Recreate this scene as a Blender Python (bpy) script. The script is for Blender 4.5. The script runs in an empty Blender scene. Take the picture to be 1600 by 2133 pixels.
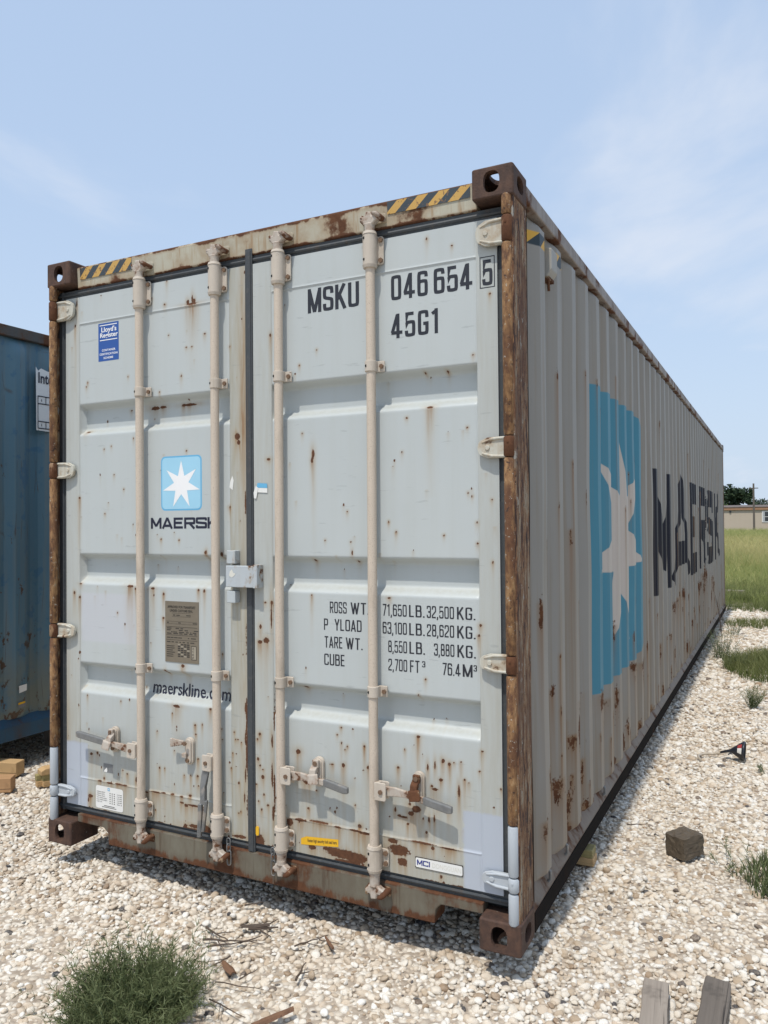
import bpy, bmesh, math, random
import numpy as np
from mathutils import Vector, Matrix

S = bpy.context.scene
COL = S.collection
random.seed(7); RNG = np.random.default_rng(7)

# ------------------------------------------------------------------ camera
Z0 = 0.10                       # the container stands on planks, this far above the gravel
cam = bpy.data.cameras.new('camera'); camo = bpy.data.objects.new('camera', cam); COL.objects.link(camo)
yaw, pit, rol = -0.46710, 0.01490, -0.00830
fwd = Vector((math.sin(yaw) * math.cos(pit), math.cos(yaw) * math.cos(pit), math.sin(pit)))
rgt = Vector((math.cos(yaw), -math.sin(yaw), 0)); upv = rgt.cross(fwd)
r2 = math.cos(rol) * rgt + math.sin(rol) * upv
u2 = -math.sin(rol) * rgt + math.cos(rol) * upv
mw = Matrix((r2, u2, -fwd)).transposed().to_4x4()
mw.translation = (3.2863, -2.7511, 1.5741 + Z0)
camo.matrix_world = mw
cam.sensor_fit = 'HORIZONTAL'; cam.sensor_width = 36.0; cam.lens = 36.0 * 1629.98 / 1600
cam.clip_start = 0.05; cam.clip_end = 6000
S.camera = camo

# ------------------------------------------------------------------ sun, sky, exposure
SUN = Vector((-0.018, -0.45, 1.0)).normalized()
sl = bpy.data.lights.new('sun', 'SUN'); so = bpy.data.objects.new('sun', sl); COL.objects.link(so)
sl.energy = 3.4; sl.angle = math.radians(1.2); sl.color = (1.0, 0.945, 0.865)
so.rotation_euler = SUN.to_track_quat('Z', 'Y').to_euler(); so.location = (0, -10, 20)
W = bpy.data.worlds.new('World'); S.world = W; W.use_nodes = True
wt = W.node_tree; wt.nodes.clear()
wo = wt.nodes.new('ShaderNodeOutputWorld'); bg = wt.nodes.new('ShaderNodeBackground')
sky = wt.nodes.new('ShaderNodeTexSky'); sky.sky_type = 'NISHITA'; sky.sun_disc = False
sky.sun_elevation = math.asin(SUN.z); sky.sun_rotation = math.pi
sky.air_density = 1.2; sky.dust_density = 1.6; sky.ozone_density = 2.0; sky.altitude = 0
bg.inputs['Strength'].default_value = 0.116
# thin summer haze and wisps of cloud
tc = wt.nodes.new('ShaderNodeTexCoord')
sx = wt.nodes.new('ShaderNodeSeparateXYZ'); wt.links.new(tc.outputs['Generated'], sx.inputs[0])
def wmath(op, a, b=None, c=None, clamp=False):
    n = wt.nodes.new('ShaderNodeMath'); n.operation = op; n.use_clamp = clamp
    for i, v in enumerate((a, b, c)):
        if v is None: continue
        if isinstance(v, (int, float)): n.inputs[i].default_value = v
        else: wt.links.new(v, n.inputs[i])
    return n.outputs[0]
zc = wmath('MAXIMUM', sx.outputs[2], 0.0)
den = wmath('ADD', zc, 0.12)
cmb = wt.nodes.new('ShaderNodeCombineXYZ')
wt.links.new(wmath('DIVIDE', sx.outputs[0], den), cmb.inputs[0]); wt.links.new(wmath('DIVIDE', sx.outputs[1], den), cmb.inputs[1])
mp = wt.nodes.new('ShaderNodeMapping'); mp.inputs['Scale'].default_value = (1.0, 0.75, 1); mp.inputs['Location'].default_value = (8.2, 3.3, 2.0)
mp.inputs['Rotation'].default_value = (0, 0, 1.56)
wt.links.new(cmb.outputs[0], mp.inputs[0])
nz = wt.nodes.new('ShaderNodeTexNoise'); nz.inputs['Scale'].default_value = 1.1; nz.inputs['Detail'].default_value = 7; nz.inputs['Roughness'].default_value = 0.52
nz.inputs['Distortion'].default_value = 0.35
wt.links.new(mp.outputs[0], nz.inputs['Vector'])
rmp = wt.nodes.new('ShaderNodeMapRange'); rmp.interpolation_type = 'SMOOTHSTEP'
rmp.inputs['From Min'].default_value = 0.51; rmp.inputs['From Max'].default_value = 0.73
wt.links.new(nz.outputs['Fac'], rmp.inputs['Value'])
cl = wmath('MULTIPLY', rmp.outputs[0], 0.85)
hz = wmath('ADD', 0.62, wmath('MULTIPLY', wmath('POWER', wmath('SUBTRACT', 1.0, zc, clamp=True), 6.0), 0.20))
mx1 = wt.nodes.new('ShaderNodeMix'); mx1.data_type = 'RGBA'
mx1.inputs[7].default_value = (5.5, 7.05, 9.45, 1)          # pale haze, in the sky texture's own units
wt.links.new(hz, mx1.inputs[0]); wt.links.new(sky.outputs[0], mx1.inputs[6])
mx3 = wt.nodes.new('ShaderNodeMix'); mx3.data_type = 'RGBA'; mx3.inputs[7].default_value = (5.3, 6.2, 7.2, 1)   # greyer air low down
wt.links.new(wmath('MULTIPLY', wmath('POWER', wmath('SUBTRACT', 1.0, zc, clamp=True), 5.0), 0.85), mx3.inputs[0]); wt.links.new(mx1.outputs[2], mx3.inputs[6])
mx2 = wt.nodes.new('ShaderNodeMix'); mx2.data_type = 'RGBA'
mx2.inputs[7].default_value = (6.6, 7.1, 8.0, 1)
wt.links.new(cl, mx2.inputs[0]); wt.links.new(mx3.outputs[2], mx2.inputs[6])
wt.links.new(mx2.outputs[2], bg.inputs['Color']); wt.links.new(bg.outputs[0], wo.inputs[0])
vs = S.view_settings; vs.view_transform = 'Standard'; vs.look = 'None'; vs.gamma = 1.0; vs.exposure = 0.0
vs.use_curve_mapping = False
S.cycles.use_denoising = True
S.cycles.max_bounces = 8; S.cycles.diffuse_bounces = 4

# ------------------------------------------------------------------ node helper
class NT:
    def __init__(s, name):
        s.m = bpy.data.materials.new(name); s.m.use_nodes = True
        s.t = s.m.node_tree; s.t.nodes.clear()
        s.out = s.t.nodes.new('ShaderNodeOutputMaterial'); s.b = s.t.nodes.new('ShaderNodeBsdfPrincipled')
        s.t.links.new(s.b.outputs[0], s.out.inputs[0])
        s._tc = None; s._geo = None
    def n(s, k): return s.t.nodes.new(k)
    def put(s, sock, v):
        if v is None: return
        if isinstance(v, (int, float)):
            if sock.type in ('RGBA',): sock.default_value = (v, v, v, 1)
            elif sock.type == 'VECTOR': sock.default_value = (v, v, v)
            else: sock.default_value = v
        elif isinstance(v, (tuple, list)):
            sock.default_value = tuple(v) + ((1,) if sock.type == 'RGBA' and len(v) == 3 else ())
        else: s.t.links.new(v, sock)
    def obj(s):
        if not s._tc: s._tc = s.n('ShaderNodeTexCoord')
        return s._tc.outputs['Object']
    def pos(s):
        if not s._geo: s._geo = s.n('ShaderNodeNewGeometry')
        return s._geo.outputs['Position']
    def attr(s, name, typ='GEOMETRY', out='Fac'):
        a = s.n('ShaderNodeAttribute'); a.attribute_name = name; a.attribute_type = typ; return a.outputs[out]
    def map(s, v, scale=(1, 1, 1), loc=(0, 0, 0), rot=(0, 0, 0)):
        n = s.n('ShaderNodeMapping'); s.put(n.inputs[0], v); n.inputs['Scale'].default_value = scale
        n.inputs['Location'].default_value = loc; n.inputs['Rotation'].default_value = rot; return n.outputs[0]
    def noise(s, v, scale=5, detail=4, rough=0.55, dist=0.0, col=False):
        n = s.n('ShaderNodeTexNoise'); s.put(n.inputs['Vector'], v); n.inputs['Scale'].default_value = scale
        n.inputs['Detail'].default_value = detail; n.inputs['Roughness'].default_value = rough; n.inputs['Distortion'].default_value = dist
        return n.outputs['Color' if col else 'Fac']
    def voro(s, v, scale=5, feature='F1', out='Distance', rnd=1.0):
        n = s.n('ShaderNodeTexVoronoi'); n.feature = feature; s.put(n.inputs['Vector'], v); n.inputs['Scale'].default_value = scale
        n.inputs['Randomness'].default_value = rnd; return n.outputs[out]
    def sep(s, v):
        n = s.n('ShaderNodeSeparateXYZ'); s.put(n.inputs[0], v); return n.outputs
    def comb(s, x, y, z):
        n = s.n('ShaderNodeCombineXYZ')
        for i, q in enumerate((x, y, z)): s.put(n.inputs[i], q)
        return n.outputs[0]
    def math(s, op, a, b=None, c=None, clamp=False):
        n = s.n('ShaderNodeMath'); n.operation = op; n.use_clamp = clamp
        for i, q in enumerate((a, b, c)): s.put(n.inputs[i], q)
        return n.outputs[0]
    def add(s, a, b): return s.math('ADD', a, b)
    def mul(s, a, b): return s.math('MULTIPLY', a, b)
    def sstep(s, v, a, b, lo=0.0, hi=1.0):
        n = s.n('ShaderNodeMapRange'); n.interpolation_type = 'SMOOTHSTEP'; s.put(n.inputs['Value'], v)
        s.put(n.inputs['From Min'], a); s.put(n.inputs['From Max'], b); n.inputs['To Min'].default_value = lo; n.inputs['To Max'].default_value = hi
        return n.outputs[0]
    def lin(s, v, a, b, lo=0.0, hi=1.0):
        n = s.n('ShaderNodeMapRange'); s.put(n.inputs['Value'], v)
        n.inputs['From Min'].default_value = a; n.inputs['From Max'].default_value = b; n.inputs['To Min'].default_value = lo; n.inputs['To Max'].default_value = hi
        return n.outputs[0]
    def mix(s, f, a, b, mode='MIX'):
        n = s.n('ShaderNodeMix'); n.data_type = 'RGBA'; n.blend_type = mode
        s.put(n.inputs[0], f); s.put(n.inputs[6], a); s.put(n.inputs[7], b); return n.outputs[2]
    def ramp(s, v, stops):
        n = s.n('ShaderNodeValToRGB'); s.put(n.inputs[0], v); e = n.color_ramp.elements
        while len(e) < len(stops): e.new(0.5)
        for k, (p, c) in zip(e, stops): k.position = p; k.color = tuple(c) + (1,)
        return n.outputs[0]
    def bump(s, h, strength=0.3, dist=0.01):
        n = s.n('ShaderNodeBump'); s.put(n.inputs['Height'], h); n.inputs['Strength'].default_value = strength
        n.inputs['Distance'].default_value = dist; s.t.links.new(n.outputs[0], s.b.inputs['Normal']); return n
    def fin(s, col, rough=0.6, metal=0.0, spec=0.5):
        s.put(s.b.inputs['Base Color'], col); s.put(s.b.inputs['Roughness'], rough)
        s.put(s.b.inputs['Metallic'], metal); s.put(s.b.inputs['Specular IOR Level'], spec)
        return s.m

RUST = [(0.0, (0.030, 0.014, 0.009)), (0.38, (0.075, 0.030, 0.014)), (0.62, (0.125, 0.053, 0.024)), (1.0, (0.23, 0.105, 0.042))]
def rustcol(t, v, sc=26):
    return t.ramp(t.add(t.mul(t.noise(v, sc, 6, 0.65), 0.75), t.mul(t.noise(v, sc * 6, 3, 0.6), 0.25)), RUST)

def plain(name, col, rough=0.6, metal=0.0, var=0.15, sc=20, bump=0.0, spec=0.5):
    t = NT(name); v = t.obj()
    f = t.noise(v, sc, 5, 0.6)
    c = t.mix(f, tuple(x * (1 - var) for x in col), tuple(min(1, x * (1 + var)) for x in col))
    if bump: t.bump(t.noise(v, sc * 8, 3), bump, 0.002)
    return t.fin(c, rough, metal, spec)

def rusty(name, paint, cover=0.5, sc=6.0, zs=0.3, zedges=(), rough=0.55, bump=0.25, streak=0.35, stain=(0.30, 0.20, 0.10), patch=None, dens=0.07, spec=0.35):
    """old paint with rust breaking through; cover = share of rust; zedges = (z, half width, amount) rusting lips"""
    t = NT(name); v = t.obj(); vs_ = t.map(v, (1, 1, zs))
    n1 = t.noise(vs_, sc, 7, 0.62)
    if zedges:
        z = t.sep(v)[2]
        for (ze, w, a) in zedges:
            d = t.math('ABSOLUTE', t.math('SUBTRACT', z, ze))
            n1 = t.add(n1, t.mul(t.mul(t.sstep(d, 0.0, w, 1.0, 0.0), t.lin(t.noise(t.map(v, (13, 13, 2)), 1.0, 5, 0.7), 0.3, 0.7, 0.1, 1.5)), a))
    thr = 0.5 + 0.26 * (0.5 - cover) * 2
    m = t.sstep(n1, thr - dens * 0.5, thr + dens * 0.5)
    halo = t.sstep(n1, thr - dens * 2.6, thr)
    st = t.noise(t.map(v, (34, 34, 1.3)), 1.0, 4, 0.6)
    stm = t.mul(t.sstep(st, 0.46, 0.72), streak)
    pc = t.mix(t.noise(v, 3.0, 4), tuple(x * 0.88 for x in paint), tuple(min(1, x * 1.06) for x in paint))
    pc = t.mix(t.math('MAXIMUM', t.mul(halo, 0.6), stm), pc, stain)
    col = t.mix(m, pc, rustcol(t, v))
    t.bump(t.add(t.mul(m, 0.6), t.mul(t.noise(v, 120, 4), 0.5)), bump, 0.003)
    return t.fin(col, t.lin(m, 0, 1, rough, 0.9), 0, spec)

# ------------------------------------------------------------------ mesh helper
class MB:
    def __init__(s): s.v = []; s.f = []; s.mi = []; s.k = 0
    def add(s, vs, fs, mi=None):
        o = len(s.v); s.v += [tuple(p) for p in vs]; s.f += [tuple(o + i for i in f) for f in fs]
        s.mi += [s.k if mi is None else mi] * len(fs); return s
    def box(s, x0, x1, y0, y1, z0, z1, mi=None):
        vs = [(x, y, z) for z in (z0, z1) for y in (y0, y1) for x in (x0, x1)]
        return s.add(vs, [(0, 2, 3, 1), (4, 5, 7, 6), (0, 1, 5, 4), (2, 6, 7, 3), (0, 4, 6, 2), (1, 3, 7, 5)], mi)
    def obox(s, c, ax, ay, az, mi=None):
        c, ax, ay, az = map(Vector, (c, ax, ay, az))
        vs = [c + a * ax + b * ay + d * az for d in (-1, 1) for b in (-1, 1) for a in (-1, 1)]
        return s.add(vs, [(0, 2, 3, 1), (4, 5, 7, 6), (0, 1, 5, 4), (2, 6, 7, 3), (0, 4, 6, 2), (1, 3, 7, 5)], mi)
    def tube(s, pts, rad, n=12, caps=True, closed=False, mi=None):
        pts = [Vector(p) for p in pts]; m = len(pts)
        rads = rad if isinstance(rad, (list, tuple)) else [rad] * m
        vs = []; prev = None
        for i, p in enumerate(pts):
            if closed: d = (pts[(i + 1) % m] - pts[i - 1]).normalized()
            else: d = (pts[min(i + 1, m - 1)] - pts[max(i - 1, 0)]).normalized()
            if prev is None:
                a = Vector((0, 0, 1)) if abs(d.z) < 0.9 else Vector((1, 0, 0)); e = d.cross(a).normalized()
            else: e = (prev - d * prev.dot(d)).normalized()
            prev = e; g = d.cross(e)
            vs += [p + rads[i] * (math.cos(2 * math.pi * j / n) * e + math.sin(2 * math.pi * j / n) * g) for j in range(n)]
        fs = []
        for i in range(m if closed else m - 1):
            a, b = i * n, ((i + 1) % m) * n
            fs += [(a + j, a + (j + 1) % n, b + (j + 1) % n, b + j) for j in range(n)]
        if caps and not closed: fs += [tuple(range(n))[::-1], tuple((m - 1) * n + j for j in range(n))]
        return s.add(vs, fs, mi)
    def prism(s, poly, axis, a, b, mi=None):
        """polygon (counter-clockwise list of 2D points) extruded along an axis from a to b"""
        def P(p, q): return {'y': (p[0], q, p[1]), 'x': (q, p[0], p[1]), 'z': (p[0], p[1], q)}[axis]
        n = len(poly); vs = [P(p, a) for p in poly] + [P(p, b) for p in poly]
        fs = [tuple(range(n)), tuple(range(2 * n - 1, n - 1, -1))] + [(i, i + n, (i + 1) % n + n, (i + 1) % n) for i in range(n)]
        return s.add(vs, fs, mi)
    def flat(s, poly, y, mi=None):
        """polygon in the door plane (x, z), facing -y"""
        vs = [(p[0], y, p[1]) for p in poly]
        ar = sum(poly[i][0] * poly[(i + 1) % len(poly)][1] - poly[(i + 1) % len(poly)][0] * poly[i][1] for i in range(len(poly)))
        f = tuple(range(len(poly)))
        return s.add(vs, [f if ar > 0 else f[::-1]], mi)

def obj(name, mb, mats, parent=None, smooth=False, bevel=0.0, seg=2, fixn=True, angle=40):
    me = bpy.data.meshes.new(name)
    me.from_pydata(mb.v, [], mb.f)
    mats = mats if isinstance(mats, (list, tuple)) else [mats]
    for m in mats: me.materials.append(m)
    if len(mats) > 1: me.polygons.foreach_set('material_index', mb.mi)
    if fixn:
        bm = bmesh.new(); bm.from_mesh(me); bmesh.ops.recalc_face_normals(bm, faces=bm.faces); bm.to_mesh(me); bm.free()
    o = bpy.data.objects.new(name, me); COL.objects.link(o)
    if parent is not None: o.parent = parent
    if bevel:
        b = o.modifiers.new('bevel', 'BEVEL'); b.width = bevel; b.segments = seg; b.limit_method = 'ANGLE'; b.angle_limit = math.radians(35)
        b.harden_normals = False
    if smooth:
        me.polygons.foreach_set('use_smooth', [True] * len(me.polygons))
        if angle: me.set_sharp_from_angle(angle=math.radians(angle))
    me.update(); return o
def empty(name, loc=(0, 0, 0), rz=0.0):
    o = bpy.data.objects.new(name, None); COL.objects.link(o); o.location = loc; o.rotation_euler = (0, 0, rz); o.empty_display_size = 0.2; return o
def tag(o, label=None, cat=None, group=None, kind=None):
    if label: o['label'] = label
    if cat: o['category'] = cat
    if group: o['group'] = group
    if kind: o['kind'] = kind
    return o
def attr(me, name, arr):
    a = me.attributes.new(name, 'FLOAT', 'POINT'); a.data.foreach_set('value', np.ascontiguousarray(arr, dtype=np.float32))
def grid_obj(name, V, nu, nv, mat, parent=None, attrs={}, smooth=True):
    """V: (nu*nv,3) vertex array laid out row by row (nv rows of nu)"""
    idx = np.arange(nu * nv).reshape(nv, nu)
    q = np.stack([idx[:-1, :-1], idx[:-1, 1:], idx[1:, 1:], idx[1:, :-1]], -1).reshape(-1, 4)
    me = bpy.data.meshes.new(name)
    me.vertices.add(len(V)); me.vertices.foreach_set('co', np.ascontiguousarray(V, dtype=np.float32).ravel())
    me.loops.add(q.size); me.loops.foreach_set('vertex_index', q.ravel().astype(np.int32))
    me.polygons.add(len(q)); me.polygons.foreach_set('loop_start', np.arange(0, q.size, 4, dtype=np.int32))
    me.update(calc_edges=True); me.validate()
    if smooth: me.polygons.foreach_set('use_smooth', np.ones(len(q), dtype=bool))
    for k, a in attrs.items(): attr(me, k, a)
    me.materials.append(mat)
    o = bpy.data.objects.new(name, me); COL.objects.link(o)
    if parent is not None: o.parent = parent
    return o
def vnoise(x, z, sc, seed=0):
    """cheap smooth value noise on arrays"""
    r = np.random.default_rng(seed).random((257, 257))
    X = x * sc; Z = z * sc; xi = np.floor(X).astype(int); zi = np.floor(Z).astype(int); fx = X - xi; fz = Z - zi
    fx = fx * fx * (3 - 2 * fx); fz = fz * fz * (3 - 2 * fz); xi %= 256; zi %= 256
    return (r[xi, zi] * (1 - fx) + r[xi + 1, zi] * fx) * (1 - fz) + (r[xi, zi + 1] * (1 - fx) + r[xi + 1, zi + 1] * fx) * fz
# ------------------------------------------------------------------ materials
GREY = (0.50, 0.545, 0.55)
def door_paint():
    t = NT('door_paint'); v = t.obj()
    x, y, z = t.sep(v)[0], t.sep(v)[1], t.sep(v)[2]
    lo = t.noise(v, 2.2, 4, 0.5)
    base = t.mix(lo, (0.435, 0.472, 0.472), (0.49, 0.52, 0.51))
    stv = t.noise(t.map(v, (22, 22, 0.8)), 1.0, 5, 0.6)                       # rain-washed chalking
    base = t.mix(t.mul(t.sstep(stv, 0.42, 0.75), 0.30), base, (0.43, 0.455, 0.43))
    fade = t.attr('fade'); base = t.mix(t.mul(fade, 0.75), base, (0.50, 0.515, 0.545))
    pt = t.attr('patch'); pn = t.noise(v, 30, 3)
    pm = t.sstep(t.add(pt, t.mul(t.math('SUBTRACT', pn, 0.5), 0.5)), 0.46, 0.54)
    base = t.mix(pm, base, (0.425, 0.465, 0.525))
    sn = t.noise(t.map(v, (60, 60, 5)), 1.0, 4)
    dirt = t.attr('dirt'); base = t.mix(t.math('MULTIPLY', dirt, t.lin(sn, 0.25, 0.75, 0.35, 1.0), clamp=True), base, (0.315, 0.275, 0.185))
    st = t.attr('stain'); stn = t.math('MULTIPLY', st, t.lin(sn, 0.3, 0.7, 0.55, 1.25), clamp=True)
    base = t.mix(stn, base, t.mix(stn, (0.40, 0.30, 0.16), (0.235, 0.115, 0.038)))
    ru = t.attr('rust'); rn = t.noise(v, 95, 5, 0.7)
    rm = t.sstep(t.add(ru, t.mul(t.math('SUBTRACT', rn, 0.5), 0.95)), 0.44, 0.56)
    sp = t.noise(v, 160, 2, 0.5); speck = t.sstep(sp, 0.765, 0.79)             # tiny chips
    rm = t.math('MAXIMUM', rm, t.mul(speck, t.lin(z, 0.0, 1.1, 0.8, 0.0)))
    col = t.mix(rm, base, rustcol(t, v, 40))
    # scuffs
    sc = t.noise(t.map(v, (9, 9, 60), rot=(0, 0.3, 0)), 1.0, 3); col = t.mix(t.mul(t.sstep(sc, 0.66, 0.74), 0.28), col, (0.22, 0.235, 0.235))
    h = t.add(t.mul(rm, -0.6), t.mul(t.noise(v, 200, 3), 0.25))
    t.bump(h, 0.35, 0.002)
    return t.fin(col, t.lin(rm, 0, 1, 0.42, 0.92), 0, 0.45)
M_DOOR = door_paint()

def side_paint():
    t = NT('side_wall_paint'); v = t.obj(); z = t.sep(v)[2]
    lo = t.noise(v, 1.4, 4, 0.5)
    base = t.mix(lo, (0.245, 0.233, 0.210), (0.305, 0.29, 0.262))  # the doors' grey made darker: dirt plus the wall's shade in the colour
    # vertical run-off and grime
    run = t.noise(t.map(v, (20, 20, 0.5)), 1.0, 5, 0.62)
    rm0 = t.mul(t.sstep(run, 0.47, 0.66), t.lin(z, 0.1, 2.6, 0.75, 0.45))
    base = t.mix(rm0, base, (0.255, 0.205, 0.150))
    low = t.mul(t.sstep(z, 0.12, 1.1, 1.0, 0.0), t.lin(t.noise(v, 5, 5), 0.3, 0.7, 0.1, 0.75))
    base = t.mix(low, base, (0.27, 0.225, 0.17))
    # paint of the emblem and the name, given by distance fields stored on the wall
    base = t.mix(t.sstep(t.attr('sq'), -0.004, 0.004, 1.0, 0.0), base, t.mix(lo, (0.055, 0.205, 0.285), (0.070, 0.24, 0.32)))
    base = t.mix(t.sstep(t.attr('star'), -0.004, 0.004, 1.0, 0.0), base, (0.52, 0.46, 0.405))
    base = t.mix(t.sstep(t.attr('name'), -0.004, 0.004, 1.0, 0.0), base, (0.005, 0.006, 0.016))
    hzv = t.attr('hz'); hs = t.math('FRACT', t.attr('hs'))
    hm = t.sstep(hzv, -0.003, 0.003, 1.0, 0.0)
    base = t.mix(hm, base, t.mix(t.sstep(hs, 0.49, 0.51), (0.62, 0.36, 0.06), (0.035, 0.05, 0.06)))
    base = t.mix(t.mul(rm0, 0.22), base, (0.20, 0.165, 0.125))
    st = t.attr('stain'); base = t.mix(t.math('MULTIPLY', st, t.lin(run, 0.3, 0.7, 0.5, 1.2), clamp=True), base, (0.22, 0.115, 0.045))
    ru = t.attr('rust'); rn = t.noise(v, 42, 6, 0.7)
    rn2 = t.noise(t.map(v, (1, 1, 0.35)), 16, 6, 0.7)
    rm = t.sstep(t.add(ru, t.mul(t.math('SUBTRACT', t.mul(t.add(rn, rn2), 0.5), 0.5), 3.0)), 0.42, 0.58)
    sn = t.noise(t.map(v, (34, 34, 5)), 1.0, 5, 0.65)
    rm = t.math('MAXIMUM', rm, t.sstep(sn, t.lin(z, 0.1, 1.4, 0.655, 0.79), t.lin(z, 0.1, 1.4, 0.69, 0.82)))
    col = t.mix(rm, base, rustcol(t, v, 22))
    t.bump(t.add(t.mul(rm, -0.5), t.mul(t.noise(v, 60, 4), 0.35)), 0.3, 0.004)
    return t.fin(col, t.lin(rm, 0, 1, 0.50, 0.92), 0, 0.2)
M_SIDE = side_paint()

M_HEAD = rusty('header_paint', (0.46, 0.44, 0.35), 0.28, 7, 0.8, ((2.872, 0.028, 0.30), (2.762, 0.016, 0.26)), streak=0.9, stain=(0.30, 0.19, 0.095), dens=0.10)
M_SILL = rusty('sill_paint', (0.185, 0.175, 0.135), 0.34, 8, 0.45, ((0.035, 0.045, 0.26), (0.15, 0.012, 0.14)), streak=0.95, stain=(0.095, 0.07, 0.048), dens=0.14)
def cast_mat():
    t = NT('casting_rust'); v = t.obj(); a = t.noise(v, 18, 6, 0.65); b = t.noise(t.map(v, (40, 40, 9)), 1.0, 5, 0.6)
    c = t.ramp(t.add(t.mul(a, 0.6), t.mul(b, 0.4)), [(0.28, (0.030, 0.018, 0.014)), (0.45, (0.062, 0.033, 0.023)), (0.60, (0.10, 0.052, 0.033)), (0.78, (0.165, 0.085, 0.05))])
    c = t.mix(t.sstep(t.noise(v, 60, 3), 0.71, 0.74), c, (0.32, 0.29, 0.24))
    t.bump(t.add(a, t.mul(t.noise(v, 150, 4), 0.7)), 0.6, 0.004); return t.fin(c, 0.8)
M_CAST = cast_mat()
def post_mat():
    t = NT('post_rust'); v = t.obj()
    a = t.noise(t.map(v, (40, 40, 6.5)), 1.0, 7, 0.72, 0.3); b = t.noise(t.map(v, (110, 110, 40)), 1.0, 5, 0.7); lo = t.noise(t.map(v, (6, 6, 2.0)), 1.0, 4)
    k = t.add(t.mul(a, 0.7), t.add(t.mul(b, 0.2), t.mul(lo, 0.1)))
    col = t.ramp(k, [(0.41, (0.026, 0.013, 0.010)), (0.455, (0.070, 0.031, 0.018)), (0.482, (0.18, 0.080, 0.033)), (0.52, (0.23, 0.130, 0.062)), (0.555, (0.27, 0.22, 0.155)), (0.62, (0.30, 0.265, 0.205))])
    col = t.mix(t.mul(t.sstep(lo, 0.47, 0.60), 0.75), col, rustcol(t, v, 30))
    col = t.mix(t.sstep(t.noise(v, 42, 6, 0.72), 0.59, 0.63), col, (0.036, 0.019, 0.014)); col = t.mix(t.sstep(t.noise(t.map(v, (1, 1, 0.5)), 26, 6, 0.7), 0.61, 0.65), col, (0.31, 0.29, 0.25))
    t.bump(t.add(a, t.mul(b, 0.8)), 0.7, 0.004)
    return t.fin(col, 0.85)
M_POST = post_mat()
def flange_mat():
    t = NT('post_flange'); v = t.obj()
    a = t.noise(t.map(v, (24, 24, 10)), 1.0, 7, 0.72); b = t.noise(t.map(v, (1, 1, 0.4)), 70, 5, 0.7); lo = t.noise(t.map(v, (5, 5, 2.2)), 1.0, 5, 0.6)
    c = t.ramp(t.add(t.mul(a, 0.6), t.mul(b, 0.4)), [(0.34, (0.040, 0.019, 0.012)), (0.45, (0.12, 0.056, 0.025)), (0.52, (0.235, 0.125, 0.052)), (0.60, (0.34, 0.20, 0.092)), (0.72, (0.47, 0.345, 0.21))])
    c = t.mix(t.mul(t.sstep(lo, 0.50, 0.60), 0.85), c, rustcol(t, v, 55)); c = t.mix(t.sstep(t.noise(v, 75, 5, 0.7), 0.62, 0.66), c, (0.40, 0.37, 0.31)); c = t.mix(t.sstep(t.noise(v, 38, 5, 0.7), 0.60, 0.64), c, (0.040, 0.021, 0.015))
    t.bump(t.add(a, t.mul(b, 0.9)), 0.7, 0.004); return t.fin(c, 0.85)
M_FLANGE = flange_mat()
M_NEWP = rusty('fresh_grey_paint', (0.44, 0.475, 0.505), 0.08, 9, 0.6, streak=0.15, stain=(0.36, 0.36, 0.36), bump=0.35)
M_RAIL = rusty('rail_paint', (0.30, 0.265, 0.235), 0.38, 5, 0.7, ((2.80, 0.02, 0.1),), streak=0.6, stain=(0.14, 0.10, 0.08))
M_BRAIL = rusty('bottom_rail', (0.235, 0.195, 0.155), 0.30, 6, 0.7, streak=0.6, stain=(0.16, 0.105, 0.07), dens=0.12)
M_BFACE = rusty('bottom_rail_shade', (0.020, 0.018, 0.017), 0.16, 5, 0.7, streak=0.4, stain=(0.030, 0.020, 0.015), rough=0.9, spec=0.02)  # near-black: shade on the rail's lower face painted into the colour
M_ROOF = rusty('roof_paint', (0.42, 0.44, 0.44), 0.3, 3, 1)
M_HINGE = rusty('hinge_paint', (0.52, 0.51, 0.44), 0.24, 14, 0.9, streak=0.45, stain=(0.34, 0.22, 0.11), bump=0.3)
M_KNUCK = rusty('hinge_knuckle', (0.30, 0.20, 0.11), 0.72, 14, 0.5, streak=0.5, stain=(0.2, 0.1, 0.05), bump=0.4)
def rubber():
    t = NT('rubber'); v = t.obj(); a = t.noise(t.map(v, (8, 8, 8)), 1.0, 5); d = t.noise(v, 60, 4)
    c = t.mix(a, (0.036, 0.042, 0.047), (0.062, 0.069, 0.074)); c = t.mix(t.mul(t.sstep(d, 0.52, 0.75), 0.4), c, (0.12, 0.115, 0.10))
    c = t.mix(t.mul(t.sstep(t.noise(t.map(v, (30, 30, 1)), 1.0, 4), 0.55, 0.75), 0.35), c, (0.10, 0.065, 0.04))
    return t.fin(c, 0.62)
M_RUB = rubber()
def crackle(name, c1, c2, speck=0.6):
    t = NT(name); v = t.obj()
    n = t.noise(t.map(v, (1, 1, 0.8)), 330, 3, 0.55, 0.4); n2 = t.noise(v, 9, 4)
    c = t.mix(n2, c1, tuple(x * 0.90 for x in c1)); c = t.mix(t.mul(t.sstep(n, 0.56, 0.68), speck), c, c2)
    r = t.noise(v, 45, 5, 0.7); c = t.mix(t.sstep(r, 0.685, 0.72), c, (0.09, 0.055, 0.038)); gz = t.noise(t.map(v, (10, 10, 2.5)), 1.0, 5, 0.65); c = t.mix(t.mul(t.sstep(gz, 0.5, 0.70), 0.6), c, (0.31, 0.255, 0.19))
    t.bump(t.mul(n, -1.0), 0.35, 0.0015)
    return t.fin(c, 0.68)
M_BAR = crackle('lock_bar_primer', (0.585, 0.50, 0.405), (0.28, 0.22, 0.165))
M_BRACK = crackle('bracket_primer', (0.55, 0.485, 0.405), (0.38, 0.32, 0.255), 0.35)
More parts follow.
